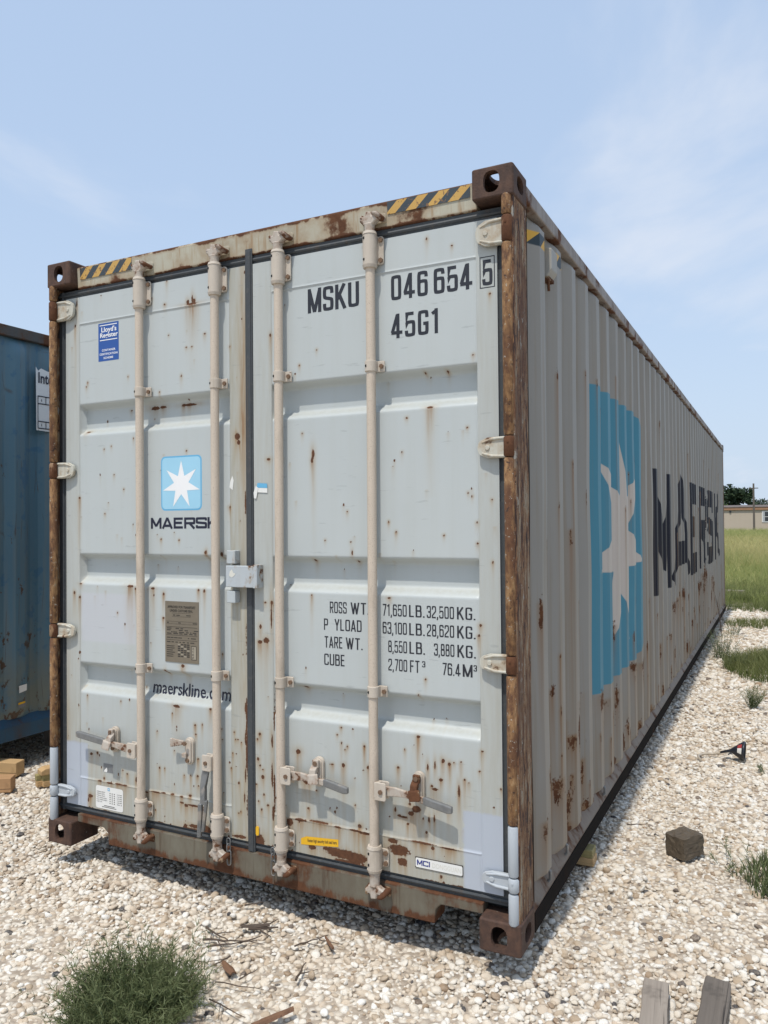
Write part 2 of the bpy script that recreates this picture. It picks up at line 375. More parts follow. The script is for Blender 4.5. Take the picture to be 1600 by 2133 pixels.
M_CAM = rusty('cam_steel', (0.47, 0.42, 0.36), 0.30, 26, 1.0, streak=0.2, stain=(0.28, 0.18, 0.12), bump=0.4)
M_KEEP = rusty('cam_keeper', (0.30, 0.22, 0.17), 0.66, 22, 1.0, streak=0.2, bump=0.5)
M_BOLT = plain('bolt_rust', (0.17, 0.105, 0.065), 0.8, 0.1, 0.35, 90, 0.4)
M_HOLE = plain('hole_dark', (0.012, 0.011, 0.010), 0.9)
def galv():
    t = NT('galvanised'); v = t.obj(); a = t.noise(v, 40, 5, 0.65); b = t.noise(t.map(v, (12, 12, 12)), 1.0, 4)
    c = t.mix(a, (0.13, 0.135, 0.14), (0.30, 0.30, 0.29)); c = t.mix(t.sstep(b, 0.55, 0.7), c, (0.40, 0.36, 0.31))
    t.bump(a, 0.4, 0.002); return t.fin(c, 0.5, 0.45)
M_GALV = galv()
def decal(name, col, wear=0.0, rough=0.45, sc=60, under=GREY):
    t = NT(name); v = t.obj(); n = t.noise(v, sc, 5, 0.7); f = t.noise(v, 6, 3)
    c = t.mix(f, tuple(x * 0.92 for x in col), tuple(min(1, x * 1.06) for x in col))
    if wear: c = t.mix(t.sstep(n, 0.78 - wear * 0.3, 0.80 - wear * 0.3), c, under)
    return t.fin(c, rough)
M_INK = decal('black_lettering', (0.016, 0.018, 0.026), 0.22, 0.5)
M_NAVY = decal('navy_lettering', (0.010, 0.012, 0.032), 0.1, 0.5)
M_BLUEST = decal('sticker_blue', (0.022, 0.085, 0.32), 0.02)
M_WHITE = decal('sticker_white', (0.76, 0.76, 0.73), 0.03)
M_WHITE2 = decal('sticker_print', (0.83, 0.83, 0.83), 0.0)
M_CYAN = decal('logo_cyan', (0.33, 0.60, 0.76), 0.0)
M_CYANE = decal('logo_edge', (0.13, 0.42, 0.66), 0.0)
M_YEL = decal('sticker_yellow', (0.78, 0.44, 0.02), 0.03)
M_TAPEY = decal('tape_yellow', (0.56, 0.34, 0.09), 0.62, under=(0.20, 0.11, 0.055))
M_TAPEK = decal('tape_black', (0.045, 0.058, 0.068), 0.62, under=(0.20, 0.11, 0.055))
M_PLATE = plain('data_plate', (0.235, 0.20, 0.15), 0.45, 0.5, 0.12, 30)
M_PLATED = plain('data_plate_print', (0.045, 0.038, 0.030), 0.6)
M_PLATEL = plain('data_plate_light', (0.36, 0.32, 0.25), 0.5, 0.3)
M_FOIL = plain('foil', (0.20, 0.21, 0.22), 0.4, 0.3, 0.4, 120)
M_SCRATCH = decal('faded_print', (0.66, 0.65, 0.58), 0.1)

def blue_paint():
    t = NT('blue_container_paint'); v = t.obj(); z = t.sep(v)[2]
    a = t.noise(v, 2.0, 5, 0.55); st = t.noise(t.map(v, (14, 14, 0.55)), 1.0, 6, 0.65)
    c = t.mix(a, (0.070, 0.150, 0.205), (0.105, 0.205, 0.26))
    c = t.mix(t.mul(t.sstep(st, 0.42, 0.62), 0.7), c, (0.14, 0.185, 0.195))
    c = t.mix(t.mul(t.sstep(t.noise(v, 9, 5), 0.58, 0.66), 0.5), c, (0.03, 0.115, 0.22))
    pal = t.mul(t.sstep(z, 0.25, 0.75, 1.0, 0.0), t.sstep(t.noise(v, 5, 5), 0.36, 0.56)); c = t.mix(t.mul(pal, 0.85), c, (0.175, 0.185, 0.145))
    r = t.noise(t.map(v, (1, 1, 0.62)), 11, 7, 0.68); thr = t.lin(z, 0.2, 1.5, 0.555, 0.665)
    m = t.sstep(t.math('SUBTRACT', r, thr), 0.0, 0.03)
    cr = t.voro(t.map(v, (9, 9, 0.9)), 1.0, 'DISTANCE_TO_EDGE'); m2 = t.mul(t.sstep(cr, 0.0, 0.018, 1.0, 0.0), t.sstep(t.noise(v, 4, 3), 0.5, 0.62))
    m = t.math('MAXIMUM', m, t.mul(m2, 0.8))
    c = t.mix(m, c, t.mix(t.noise(v, 40, 4), (0.035, 0.028, 0.022), (0.12, 0.065, 0.035)))
    t.bump(t.add(t.mul(m, -0.6), t.mul(a, 0.4)), 0.4, 0.006)
    return t.fin(c, 0.55)
M_BLUE = blue_paint()
M_BLUER = rusty('blue_rail', (0.026, 0.085, 0.15), 0.2, 5, 0.6, ((3.0, 0.05, 0.1),), streak=0.35, stain=(0.06, 0.05, 0.045))
M_BTOP = rusty('blue_top_rail', (0.075, 0.075, 0.07), 0.55, 6, 0.6, streak=0.5, stain=(0.09, 0.06, 0.04))

def wood(name, c1, c2, sc=1.0, axis='x', rough=0.75, grey=0.0):
    t = NT(name); v = t.obj()
    st = {'x': (1.2, 26, 26), 'y': (26, 1.2, 26), 'z': (26, 26, 1.2)}[axis]
    n = t.noise(t.map(v, tuple(k * sc for k in st)), 1.0, 5, 0.6, 0.5)
    ws = {'x': (0.5, 60, 60), 'y': (60, 0.5, 60), 'z': (60, 60, 0.5)}[axis]
    g = t.noise(t.map(v, tuple(k * sc for k in ws)), 1.0, 4, 0.6, 1.2)
    c = t.mix(t.add(t.mul(n, 0.6), t.mul(g, 0.4)), c1, c2)
    c = t.mix(t.sstep(g, 0.60, 0.70), c, tuple(x * 0.45 for x in c1))
    d = t.noise(v, 14, 4); c = t.mix(t.mul(t.sstep(d, 0.52, 0.75), 0.45), c, tuple(x * 0.5 for x in c1))
    t.bump(t.add(n, g), 0.5, 0.003); return t.fin(c, rough)
M_PINE = wood('new_lumber', (0.40, 0.24, 0.105), (0.60, 0.42, 0.215))
M_PINE2 = wood('new_lumber_brown', (0.31, 0.165, 0.075), (0.52, 0.32, 0.16))
M_TREAT = wood('treated_lumber', (0.24, 0.20, 0.08), (0.38, 0.32, 0.14))
M_OLDA = wood('weathered_lumber', (0.12, 0.095, 0.073), (0.46, 0.40, 0.335), 1.5, axis='y')
M_OLDB = wood('weathered_dark_lumber', (0.050, 0.040, 0.032), (0.23, 0.195, 0.16), 1.5, axis='y')
M_OLDC = wood('weathered_block', (0.022, 0.018, 0.015), (0.17, 0.13, 0.085), 1.8)
M_TWIG = wood('twig_bark', (0.045, 0.032, 0.024), (0.115, 0.08, 0.056), 3)
M_BARK = wood('bark_red', (0.10, 0.048, 0.025), (0.22, 0.115, 0.06), 2)
M_BLACKP = plain('black_plastic', (0.018, 0.021, 0.030), 0.35, 0, 0.15, 10)
M_TUBE = plain('clear_hose', (0.42, 0.36, 0.28), 0.25, 0, 0.2, 30)
M_RED = decal('label_red', (0.35, 0.05, 0.05), 0.2)
# ------------------------------------------------------------------ lettering
def fillet(pts, closed=False):
    """polyline of (x, y[, r]) with rounded corners"""
    out = []; n = len(pts)
    for i, p in enumerate(pts):
        r = p[2] if len(p) > 2 else 0
        if r <= 0 or (not closed and i in (0, n - 1)): out.append((p[0], p[1])); continue
        a = Vector(pts[i - 1][:2]); b = Vector(p[:2]); c = Vector(pts[(i + 1) % n][:2])
        d1 = (a - b); d2 = (c - b); l1, l2 = d1.length, d2.length; d1 /= l1; d2 /= l2
        ang = math.acos(max(-1, min(1, d1.dot(d2)))); t = min(r / math.tan(ang / 2), l1 * 0.5 if closed or i > 1 else l1, l2 * 0.5 if closed or i < n - 2 else l2)
        for k in range(7):                       # quadratic corner, close to an arc
            s = k / 6; q = (1 - s) ** 2 * (b + d1 * t) + 2 * s * (1 - s) * b + s * s * (b + d2 * t)
            e = 0.18 * math.sin(math.pi * s) * t * (1 - abs(d1.dot(d2)))
            q = q + (b - q).normalized() * e if (b - q).length > 1e-6 else q
            out.append((q.x, q.y))
    res = [out[0]]
    for q in out[1:]:
        if math.hypot(q[0] - res[-1][0], q[1] - res[-1][1]) > 0.004: res.append(q)
    if closed and math.hypot(res[0][0] - res[-1][0], res[0][1] - res[-1][1]) < 0.004: res.pop()
    return res
def glyphs(w, t, R, wide=False):
    a = t / 2; b = 1 - a; m = 0.5; G = {}
    G['0'] = G['O'] = (w, [([(0, a, R), (w, a, R), (w, b, R), (0, b, R)], True)])
    G['D'] = (w, [([(0, a), (w, a, R), (w, b, R), (0, b)], True)])
    G['1'] = (w * 0.62, [([(w * .45, 0), (w * .45, 1)], False), ([(w * .45, b - .02), (-.03, b - .13)], False)])
    G['2'] = (w, [([(0, .70), (0, b, R), (w, b, R), (w, .55, R), (0, .22, R * .6), (0, a), (w + .02, a)], False)])
    G['3'] = (w, [([(0, .74), (0, b, R), (w, b, R), (w, m + .01, R), (w * .3, m + .01)], False), ([(w * .3, m - .01), (w, m - .01, R), (w, a, R), (0, a, R), (0, .26)], False)])
    x4 = w * .72
    G['4'] = (w * 1.1, [([(x4, 0), (x4, 1)], False), ([(x4 - .02, .96), (-.02, .24)], False), ([(-.06, .23), (w + .10, .23)], False)])
    G['5'] = (w, [([(w, b), (0.02, b), (0.0, .47), (.03, .59, R * .4), (w, .60, R), (w, a, R), (0, a, R), (0, .26)], False)])
    G['6'] = (w, [([(0, a, R), (w, a, R), (w, .60, R), (0, .60, R)], True), ([(0, .35), (0, b, R), (w, b, R), (w, .76)], False)])
    G['7'] = (w * .95, [([(-.02, b), (w, b), (w * .3, 0)], False)])
    G['8'] = (w, [([(0, a, R), (w, a, R), (w, .51, R), (0, .51, R)], True), ([(.02, .53, R), (w - .02, .53, R), (w - .02, b, R), (.02, b, R)], True)])
    wm = w * (1.0 if wide else 1.42)
    if wide: G['M'] = (wm, [([(0, 0), (0, 1)], False), ([(wm, 0), (wm, 1)], False), ([(.02, .93), (wm * .5, .22)], False), ([(wm - .02, .93), (wm * .5, .22)], False)])
    else: G['M'] = (wm, [([(0, 0), (0, 1)], False), ([(wm, 0), (wm, 1)], False), ([(.0, .95), (wm * .5, .03)], False), ([(wm, .95), (wm * .5, .03)], False)])
    G['S'] = (w, [([(w, .70), (w, b, R), (0, b, R), (0, .54, R), (w, .46, R), (w, a, R), (0, a, R), (0, .30)], False)])
    G['K'] = (w * 1.06, [([(0, 0), (0, 1)], False), ([(w, 1), (.02, .40)], False), ([(w * .36, .56), (w * 1.08, 0)], False)])
    G['U'] = (w, [([(0, 1), (0, a, R), (w, a, R), (w, 1)], False)])
    G['G'] = (w, [([(w, .70), (w, b, R), (0, b, R), (0, a, R), (w, a, R), (w, .46), (w * .5, .46)], False)])
    G['R'] = (w, [([(0, 0), (0, b), (w, b, R), (w, .48, R), (0, .48)], False), ([(w * .5, .46), (w * 1.02, 0)], False)])
    ww = w * 1.75
    G['W'] = (ww, [([(0, 1), (ww * .27, 0)], False), ([(ww * .27, 0), (ww * .5, .96)], False), ([(ww * .5, .96), (ww * .73, 0)], False), ([(ww * .73, 0), (ww, 1)], False)])
    G['T'] = (w, [([(-.04, b), (w + .04, b)], False), ([(w / 2, 0), (w / 2, .98)], False)])
    G['P'] = (w, [([(0, 0), (0, b), (w, b, R), (w, .45, R), (0, .45)], False)])
    G['Y'] = (w, [([(-.02, 1), (w / 2, .42), (w / 2, 0)], False), ([(w + .02, 1), (w / 2, .42)], False)])
    G['L'] = (w * .85, [([(0, 1), (0, a), (w * .9, a)], False)])
    G['A'] = (w * 1.05, [([(-.02, 0), (w * .5, .99)], False), ([(w + .02, 0), (w * .5, .99)], False), ([(w * .15, .27), (w * .85, .27)], False)])
    G['E'] = (w * .9, [([(w * .92, b), (0, b), (0, a), (w * .92, a)], False), ([(0, .52), (w * .82, .52)], False)])
    G['C'] = (w, [([(w, .70), (w, b, R), (0, b, R), (0, a, R), (w, a, R), (w, .30)], False)])
    G['B'] = (w, [([(0, a), (w, a, R), (w, .53, R), (0, .53)], True), ([(0, .54), (w * .95, .54, R), (w * .95, b, R), (0, b)], True)])
    G['F'] = (w * .85, [([(w * .95, b), (0, b), (0, 0)], False), ([(0, .52), (w * .8, .52)], False)])
    G['I'] = (0.0, [([(0, 0), (0, 1)], False)])
    G['.'] = (0.02, [([(0, 0), (0, t * 1.05)], False)])
    G[','] = (0.02, [([(0, 0), (0, t * 1.05)], False), ([(.01, .02), (-.05, -.13)], False)])
    return G
def strip(mb, pts, closed, t, f, y, mi):
    """flat band of width t along a polyline; f maps glyph coordinates to (x, z)"""
    P = [Vector(p) for p in pts]; n = len(P); L = []; Rr = []
    for i in range(n):
        if closed: d1 = (P[i] - P[i - 1]).normalized(); d2 = (P[(i + 1) % n] - P[i]).normalized()
        else:
            d1 = (P[i] - P[i - 1]).normalized() if i else (P[1] - P[0]).normalized()
            d2 = (P[i + 1] - P[i]).normalized() if i < n - 1 else d1
        n1 = Vector((-d1.y, d1.x)); n2 = Vector((-d2.y, d2.x)); mnn = (n1 + n2); mnn = mnn.normalized() if mnn.length > 1e-5 else n1
        k = min(1 / max(0.35, mnn.dot(n1)), 2.2) * t / 2
        L.append(P[i] + mnn * k); Rr.append(P[i] - mnn * k)
    vs = []
    for a, b in zip(L, Rr):
        q = f(a); vs.append((q[0], y, q[1])); q = f(b); vs.append((q[0], y, q[1]))
    fs = [(2 * i, 2 * i + 1, 2 * ((i + 1) % n) + 1, 2 * ((i + 1) % n)) for i in range(n if closed else n - 1)]
    mb.add(vs, fs, mi)
def write(mb, txt, x0, x1, z0, h, y, G, t, gap=0.2, space=0.35, mi=0):
    """stroke lettering fitted between x0 and x1, baseline z0, height h"""
    tot = 0; lay = []
    for c in txt:
        if c == ' ': tot += space; continue
        w, st = G[c]; lay.append((tot, st)); tot += w + gap + t * 0
    tot -= gap
    adv = (x1 - x0 - t * h * 0.0) / (tot + t) ; sx = adv
    for (ox, st) in lay:
        for k, (pts, cl) in enumerate(st):
            pp = fillet(pts, cl)
            strip(mb, pp, cl, t, lambda q: (x0 + (q[0] + ox + t / 2) * sx, z0 + q[1] * h), y - 0.00025 * (k % 3), mi)
def text(mb, body, x0, x1, z0, z1, y, mi=0, off=0.0, slope=0.0, plane='y', sp=1.0):
    """built-in face, fitted into the box x0..x1, z0..z1"""
    c = bpy.data.curves.new('t', 'FONT'); c.body = body; c.offset = off; c.space_character = sp; c.resolution_u = 3
    o = bpy.data.objects.new('t', c); COL.objects.link(o)
    me = bpy.data.meshes.new_from_object(o.evaluated_get(bpy.context.evaluated_depsgraph_get()))
    vs = np.array([v.co[:2] for v in me.vertices]); lo, hi = vs.min(0), vs.max(0); q = (vs - lo) / (hi - lo)
    X = x0 + q[:, 0] * (x1 - x0); Zz = z0 + q[:, 1] * (z1 - z0) + slope * (X - x0)
    if plane == 'y': P = [(a, y, b) for a, b in zip(X, Zz)]
    else: P = [(y, a, b) for a, b in zip(X, Zz)]
    mb.add(P, [tuple(p.vertices) for p in me.polygons], mi)
    bpy.data.objects.remove(o); bpy.data.curves.remove(c); bpy.data.meshes.remove(me)
def star_pts(cx, cz, R, r, n=7):
    return [(cx + (R if k % 2 == 0 else r) * math.cos(math.pi / 2 + math.pi * k / n), cz + (R if k % 2 == 0 else r) * math.sin(math.pi / 2 + math.pi * k / n)) for k in range(2 * n)]
def rrect(x0, x1, z0, z1, r, n=5):
    out = []
    for cx, cz, a0 in ((x1 - r, z1 - r, 0), (x0 + r, z1 - r, 90), (x0 + r, z0 + r, 180), (x1 - r, z0 + r, 270)):
        out += [(cx + r * math.cos(math.radians(a0 + 90 * k / n)), cz + r * math.sin(math.radians(a0 + 90 * k / n))) for k in range(n + 1)]
    return out
def star_fan(mb, cx, cz, R, r, y, mi):
    p = star_pts(cx, cz, R, r); n = len(p); vs = [(cx, y, cz)] + [(a, y, b) for a, b in p]
    mb.add(vs, [(0, 1 + k, 1 + (k + 1) % n) for k in range(n)], mi)
# distance fields for paint on the corrugated wall
def sd_poly(P, poly):
    d = np.full(len(P), 1e9); inside = np.zeros(len(P), bool); n = len(poly)
    for i in range(n):
        a = np.array(poly[i]); b = np.array(poly[(i + 1) % n]); e = b - a; w = P - a
        tt = np.clip((w @ e) / (e @ e), 0, 1); d = np.minimum(d, np.hypot(*(w - tt[:, None] * e).T))
        c = (a[1] > P[:, 1]) != (b[1] > P[:, 1])
        with np.errstate(divide='ignore', invalid='ignore'):
            inside ^= c & (P[:, 0] < (b[0] - a[0]) * (P[:, 1] - a[1]) / (b[1] - a[1] + 1e-12) + a[0])
    return np.where(inside, -d, d)
def sd_strokes(P, segs, hw):
    d = np.full(len(P), 1e9)
    for a, b in segs:
        a = np.array(a); b = np.array(b); e = b - a; L = np.hypot(*e)
        if L < 1e-6: continue
        e /= L; w = P - a; u = w @ e; v = w @ np.array([-e[1], e[0]])
        qx = np.abs(u - L / 2) - L / 2; qy = np.abs(v) - hw
        d = np.minimum(d, np.hypot(np.maximum(qx, 0), np.maximum(qy, 0)) + np.minimum(np.maximum(qx, qy), 0))
    return d
G_NARROW = glyphs(0.30, 0.135, 0.15)
G_THIN = glyphs(0.32, 0.115, 0.16)
G_WIDE = glyphs(0.92, 0.215, 0.10, True)
# ------------------------------------------------------------------ the grey container
ROOT = empty('shipping_container', (0, 0, Z0))
tag(ROOT, 'long light grey shipping container with rust-stained double doors and cyan star emblem on its side', 'shipping container')
LX, WX, HX = 12.192, 2.438, 2.896
YD = 0.05                                    # face of the doors

def plate_with_hole(mb, ax, val, u0, u1, v0, v1, cu, cv, ru, rv, n=20):
    """rectangular face with an oval opening; ax is the face's normal axis"""
    def P(u, v): return {'x': (val, u, v), 'y': (u, val, v), 'z': (u, v, val)}[ax]
    cor = [(u1, v1), (u0, v1), (u0, v0), (u1, v0)]
    ca = [math.atan2(b - cv, a - cu) % (2 * math.pi) for a, b in cor]
    ang = sorted([2 * math.pi * k / n for k in range(n) if min(abs(2 * math.pi * k / n - q) for q in ca) > 0.06] + ca)
    inn = []
    for a in ang:
        c, s = math.cos(a), math.sin(a); k = (abs(c) ** 2.6 + abs(s) ** 2.6) ** (-1 / 2.6)
        inn.append(P(cu + ru * c * k, cv + rv * s * k))
    m = len(ang); ci = [ang.index(q) for q in ca]; fs = []
    for i in range(4):
        j = (i + 1) % 4; a, b = ci[i], ci[j]; seq = [(a + q) % m for q in range((b - a) % m + 1)]
        fs.append((m + i, m + j) + tuple(seq[::-1]))
    mb.add(inn + [P(*q) for q in cor], fs)
def casting(sx, sy, top, parent, zb=0.0, H=HX, L=LX, Wd=WX, mat=None):
    """hollow corner fitting; sx/sy = 0 near-left, 1 far/right"""
    mb = MB(); w, l, h = 0.162, 0.178, 0.118
    plate_with_hole(mb, 'y', 0, 0, w, 0, h, 0.084, 0.060, 0.0315, 0.0405)       # end face
    plate_with_hole(mb, 'x', 0, 0, l, 0, h, 0.089, 0.060, 0.040, 0.0315)       # side face
    plate_with_hole(mb, 'z', h, 0, w, 0, l, 0.081, 0.089, 0.032, 0.052)       # top aperture
    mb.add([(w, 0, 0), (w, l, 0), (w, l, h), (w, 0, h)], [(0, 1, 2, 3)]); mb.add([(0, l, 0), (w, l, 0), (w, l, h), (0, l, h)], [(0, 1, 2, 3)])
    mb.add([(0, 0, 0), (w, 0, 0), (w, l, 0), (0, l, 0)], [(0, 1, 2, 3)])
    me = bpy.data.meshes.new('corner_casting'); me.from_pydata(mb.v, [], mb.f)
    bm = bmesh.new(); bm.from_mesh(me); bmesh.ops.remove_doubles(bm, verts=bm.verts, dist=1e-5)
    for v in bm.verts:
        x, y, z = v.co
        if not top: z = h - z
        v.co = (Wd - x if sx else x, L - y if sy else y, zb + (H - h + z if top else z))
    bmesh.ops.recalc_face_normals(bm, faces=bm.faces); bm.normal_update()
    ctr = sum((v.co for v in bm.verts), Vector()) / len(bm.verts)
    lo = Vector([min(v.co[i] for v in bm.verts) for i in range(3)]); hi = Vector([max(v.co[i] for v in bm.verts) for i in range(3)]); ctr = (lo + hi) / 2
    for f in bm.faces:
        if f.normal.dot(f.calc_center_median() - ctr) < 0: f.normal_flip()
    bm.to_mesh(me); bm.free()
    me.materials.append(mat or M_CAST); o = bpy.data.objects.new('corner_casting', me); COL.objects.link(o); o.parent = parent
    b = o.modifiers.new('bevel', 'BEVEL'); b.width = 0.009; b.segments = 3; b.limit_method = 'ANGLE'; b.angle_limit = math.radians(50)
    s = o.modifiers.new('solidify', 'SOLIDIFY'); s.thickness = 0.018; s.offset = -1
    return o
for sx in (0, 1):
    for sy in (0, 1):
        for tp in (0, 1): casting(sx, sy, tp, ROOT)

# corner posts: an outer plate and a folded front flange, broken where the hinges sit
for sx in (0, 1):
    mb = MB()
    def X(x): return WX - x if sx else x
    prof = [(0.006, 0.012), (0.040, 0.012), (0.040, 0.026), (0.020, 0.026), (0.020, 0.172), (0.058, 0.172), (0.058, 0.186), (0.006, 0.186)]
    prof = [(X(a), b) for a, b in prof]
    mb.prism(prof, 'z', 0.112, HX - 0.112)
    p = obj('corner_post', mb, M_POST, ROOT, bevel=0.006)
    # rounded front edge (hinge side), in lengths between the hinge knuckles
    cuts = [0.112, 0.225, 0.287, 1.015, 1.090, 1.812, 1.896, 2.606, 2.710, HX - 0.112]
    for k in range(0, len(cuts), 2):
        for (a, b, m) in (((cuts[k], cuts[k + 1], M_FLANGE),) if k != 2 else ((0.287, 0.47, M_NEWP), (0.474, cuts[k + 1], M_FLANGE))):
            fm = MB(); zs = [a, a + 0.006, b - 0.006, b]; 
            if k == 0: m = M_NEWP
            fm.tube([(X(0.0305), 0.014, z) for z in zs], [0.0165, 0.0195, 0.0195, 0.0165], 16)
            obj('post_flange', fm, m, p, smooth=True)
    mb = MB(); mb.box(X(0.006) - (0.06 if sx else 0), X(0.006) + (0 if sx else 0.06), LX - 0.18, LX - 0.012, 0.116, HX - 0.116)
    obj('corner_post', mb, M_POST, ROOT, bevel=0.01)

# door header and sill, side rails, end rails, roof, underside
mb = MB(); mb.prism([(0.052, 2.762), (0.046, 2.866), (0.060, 2.874), (0.16, 2.874), (0.16, 2.762)], 'x', 0.160, WX - 0.160)
HEAD = obj('door_header', mb, M_HEAD, ROOT, bevel=0.006)
mb = MB()
sp = [(0.160, 0.150), (0.160, 0.108), (0.335, 0.108), (0.365, 0.085), (0.369, 0.030), (2.080, 0.030), (2.084, 0.085), (2.106, 0.108), (WX - 0.160, 0.108), (WX - 0.160, 0.150)]
mb.prism(sp[::-1], 'y', 0.044, 0.15); SILL = obj('door_sill', mb, M_SILL, ROOT, bevel=0.005)
for sx in (0, 1):
    a, b = (WX - 0.062, WX - 0.001) if sx else (0.001, 0.062)
    mb = MB(); mb.box(a, b, 0.175, LX - 0.175, 2.812, 2.874); obj('top_side_rail', mb, M_RAIL, ROOT, bevel=0.006)
    mb = MB(); o = (WX - 0.0025) if sx else 0.0025; i = (WX - 0.048) if sx else 0.048; j = (WX - 0.12) if sx else 0.12
    mb.prism([(o, 0.012), (o, 0.095), (i, 0.160), (j, 0.160), (j, 0.012)], 'y', 0.176, LX - 0.176)
    r = obj('bottom_side_rail', mb, M_BRAIL, ROOT, bevel=0.004)
    fb = MB(); o2 = o + (0.004 if sx else -0.004); fb.box(min(o, o2), max(o, o2), 0.18, LX - 0.18, 0.014, 0.088); obj('rail_face', fb, M_BFACE, r)  # dark strip with the rail's shade painted on
for za, zb_ in ((2.78, 2.874), (0.02, 0.16)): mb = MB(); mb.box(0.16, WX - 0.16, LX - 0.15, LX - 0.02, za, zb_); obj('end_rail', mb, M_RAIL, ROOT)
mb = MB(); mb.box(0.12, WX - 0.12, 0.15, LX - 0.15, 0.10, 0.15); FLO = obj('floor_underside', mb, M_BFACE, ROOT)
k = 0.6
while k < LX - 0.4: mb = MB(); mb.box(0.12, WX - 0.12, k, k + 0.06, 0.03, 0.10); obj('cross_member', mb, M_BFACE, FLO); k += 0.305
ny = 180; ys = np.linspace(0.16, LX - 0.16, ny); V = []
for y in ys:
    z = 2.866 + 0.014 * (0.5 + 0.5 * math.tanh(4 * math.sin(2 * math.pi * y / 0.21)))
    V += [(0.062, y, 2.862), (0.16, y, z - 0.002), (WX - 0.16, y, z - 0.002), (WX - 0.062, y, 2.862)]
grid_obj('roof_panel', np.array(V), 4, ny, M_ROOF, ROOT, smooth=False)

# ---- corrugated side walls
PITCH, YO = 0.2773, 0.439
def corr(y):
    """inward depth of the wall at y (0 = outer flat)"""
    s = (y - YO) % PITCH
    return np.interp(s, [0, 0.068, 0.137, 0.205, PITCH], [0, 0.040, 0.040, 0, 0])
def wall_cols(y0, y1, fine):
    br = []
    k = math.floor((y0 - YO) / PITCH)
    while YO + k * PITCH < y1:
        b = YO + k * PITCH
        for a0, a1, n in ((0, 0.068, fine), (0.068, 0.137, fine), (0.137, 0.205, fine), (0.205, PITCH, fine)):
            e = 0.004
            br += [b + a0, b + a0 + e] + [b + a0 + (a1 - a0) * q / n for q in range(1, n)] + [b + a1 - e]
        k += 1
    br = np.array(sorted(set(np.round(br, 5)))); br = br[(br > y0) & (br < y1)]
    return np.concatenate([[y0], br, [y1]])
def side_wall(xo, sgn, y0, y1, z0, z1, fine, nz):
    ys = wall_cols(y0, y1, fine); zs = np.linspace(z0, z1, nz)
    Y, Zz = np.meshgrid(ys, zs); d = corr(Y)
    edge = np.clip(np.minimum((Y - y0) / 0.03, (y1 - Y) / 0.03), 0, 1)
    # the ridges die into a flat lip at the bottom and the top
    lip = np.clip((Zz - z0 - 0.004) / 0.030, 0, 1); lip2 = np.clip((z1 - Zz - 0.004) / 0.025, 0, 1)
    e = np.minimum(lip, lip2); dd = d * e * edge + 0.040 * (1 - e) * np.clip(edge, 0, 1)
    wob = (vnoise(Y.ravel(), Zz.ravel(), 2.3, 3) - 0.5).reshape(Y.shape) * 0.006
    Xx = xo - sgn * (0.006 + dd + wob)
    return np.stack([Xx.ravel(), Y.ravel(), Zz.ravel()], 1), len(ys), nz
V, nu, nv = side_wall(WX, 1, 0.186, LX - 0.18, 0.125, 2.812, 6, 150)
P = V[:, 1:]
sq = np.maximum(sd_poly(P, rrect(0.9, 3.01, 0.665, 2.305, 0.24, 8)), sd_poly(P, rrect(1.345, 3.6, 0.665, 2.305, 0.06, 8)))
star = sd_poly(P, star_pts(2.225, 1.463, 0.735, 0.295))
segs = []
for ch, (a, b) in zip('MAERSK', ((3.585, 4.70), (4.73, 6.33), (6.33, 7.16), (7.37, 8.40), (8.58, 9.72), (9.88, 10.95))):
    w, st = G_WIDE[ch]; hh = 1.0; t = 0.215; sx_ = (b - a) / (max(w, 0.92) + t)
    for pts, clo in st:
        pp = fillet(pts, clo); m = len(pp)
        for i in range(m if clo else m - 1):
            q0, q1 = pp[i], pp[(i + 1) % m]
            segs.append(((a + (q0[0] + t / 2) * sx_, 0.99 + q0[1] * hh), (a + (q1[0] + t / 2) * sx_, 0.99 + q1[1] * hh)))
name = sd_strokes(P, segs, 0.118)
hzd = np.maximum(np.maximum(2.698 - P[:, 1], P[:, 1] - 2.754), np.maximum(P[:, 0] - 0.735, -(P[:, 0] - 0.15)))
hsv = (P[:, 0] * 0.9 + (P[:, 1] - 2.7) * -1.1) / 0.145 + 0.62
rust = np.zeros(len(P)); stain = np.zeros(len(P))
def blotch(R_, S_, P, u, v, ru, rv, fall):
    du = (P[:, 0] - u) / max(ru, 0.004); dv = (P[:, 1] - v) / max(rv, 0.004)
    R_[:] = np.maximum(R_, 0.66 * np.exp(-0.6 * (du * du + dv * dv)) )
    if fall > 0:
        dn = v - P[:, 1]; k = np.exp(-0.5 * ((P[:, 0] - u) / (ru * 0.75 + 0.003)) ** 2) * np.where(dn > -rv * 0.6, np.exp(-np.maximum(dn, 0) / fall), 0)
        S_[:] = np.maximum(S_, 0.85 * k)
rr = random.Random(5)
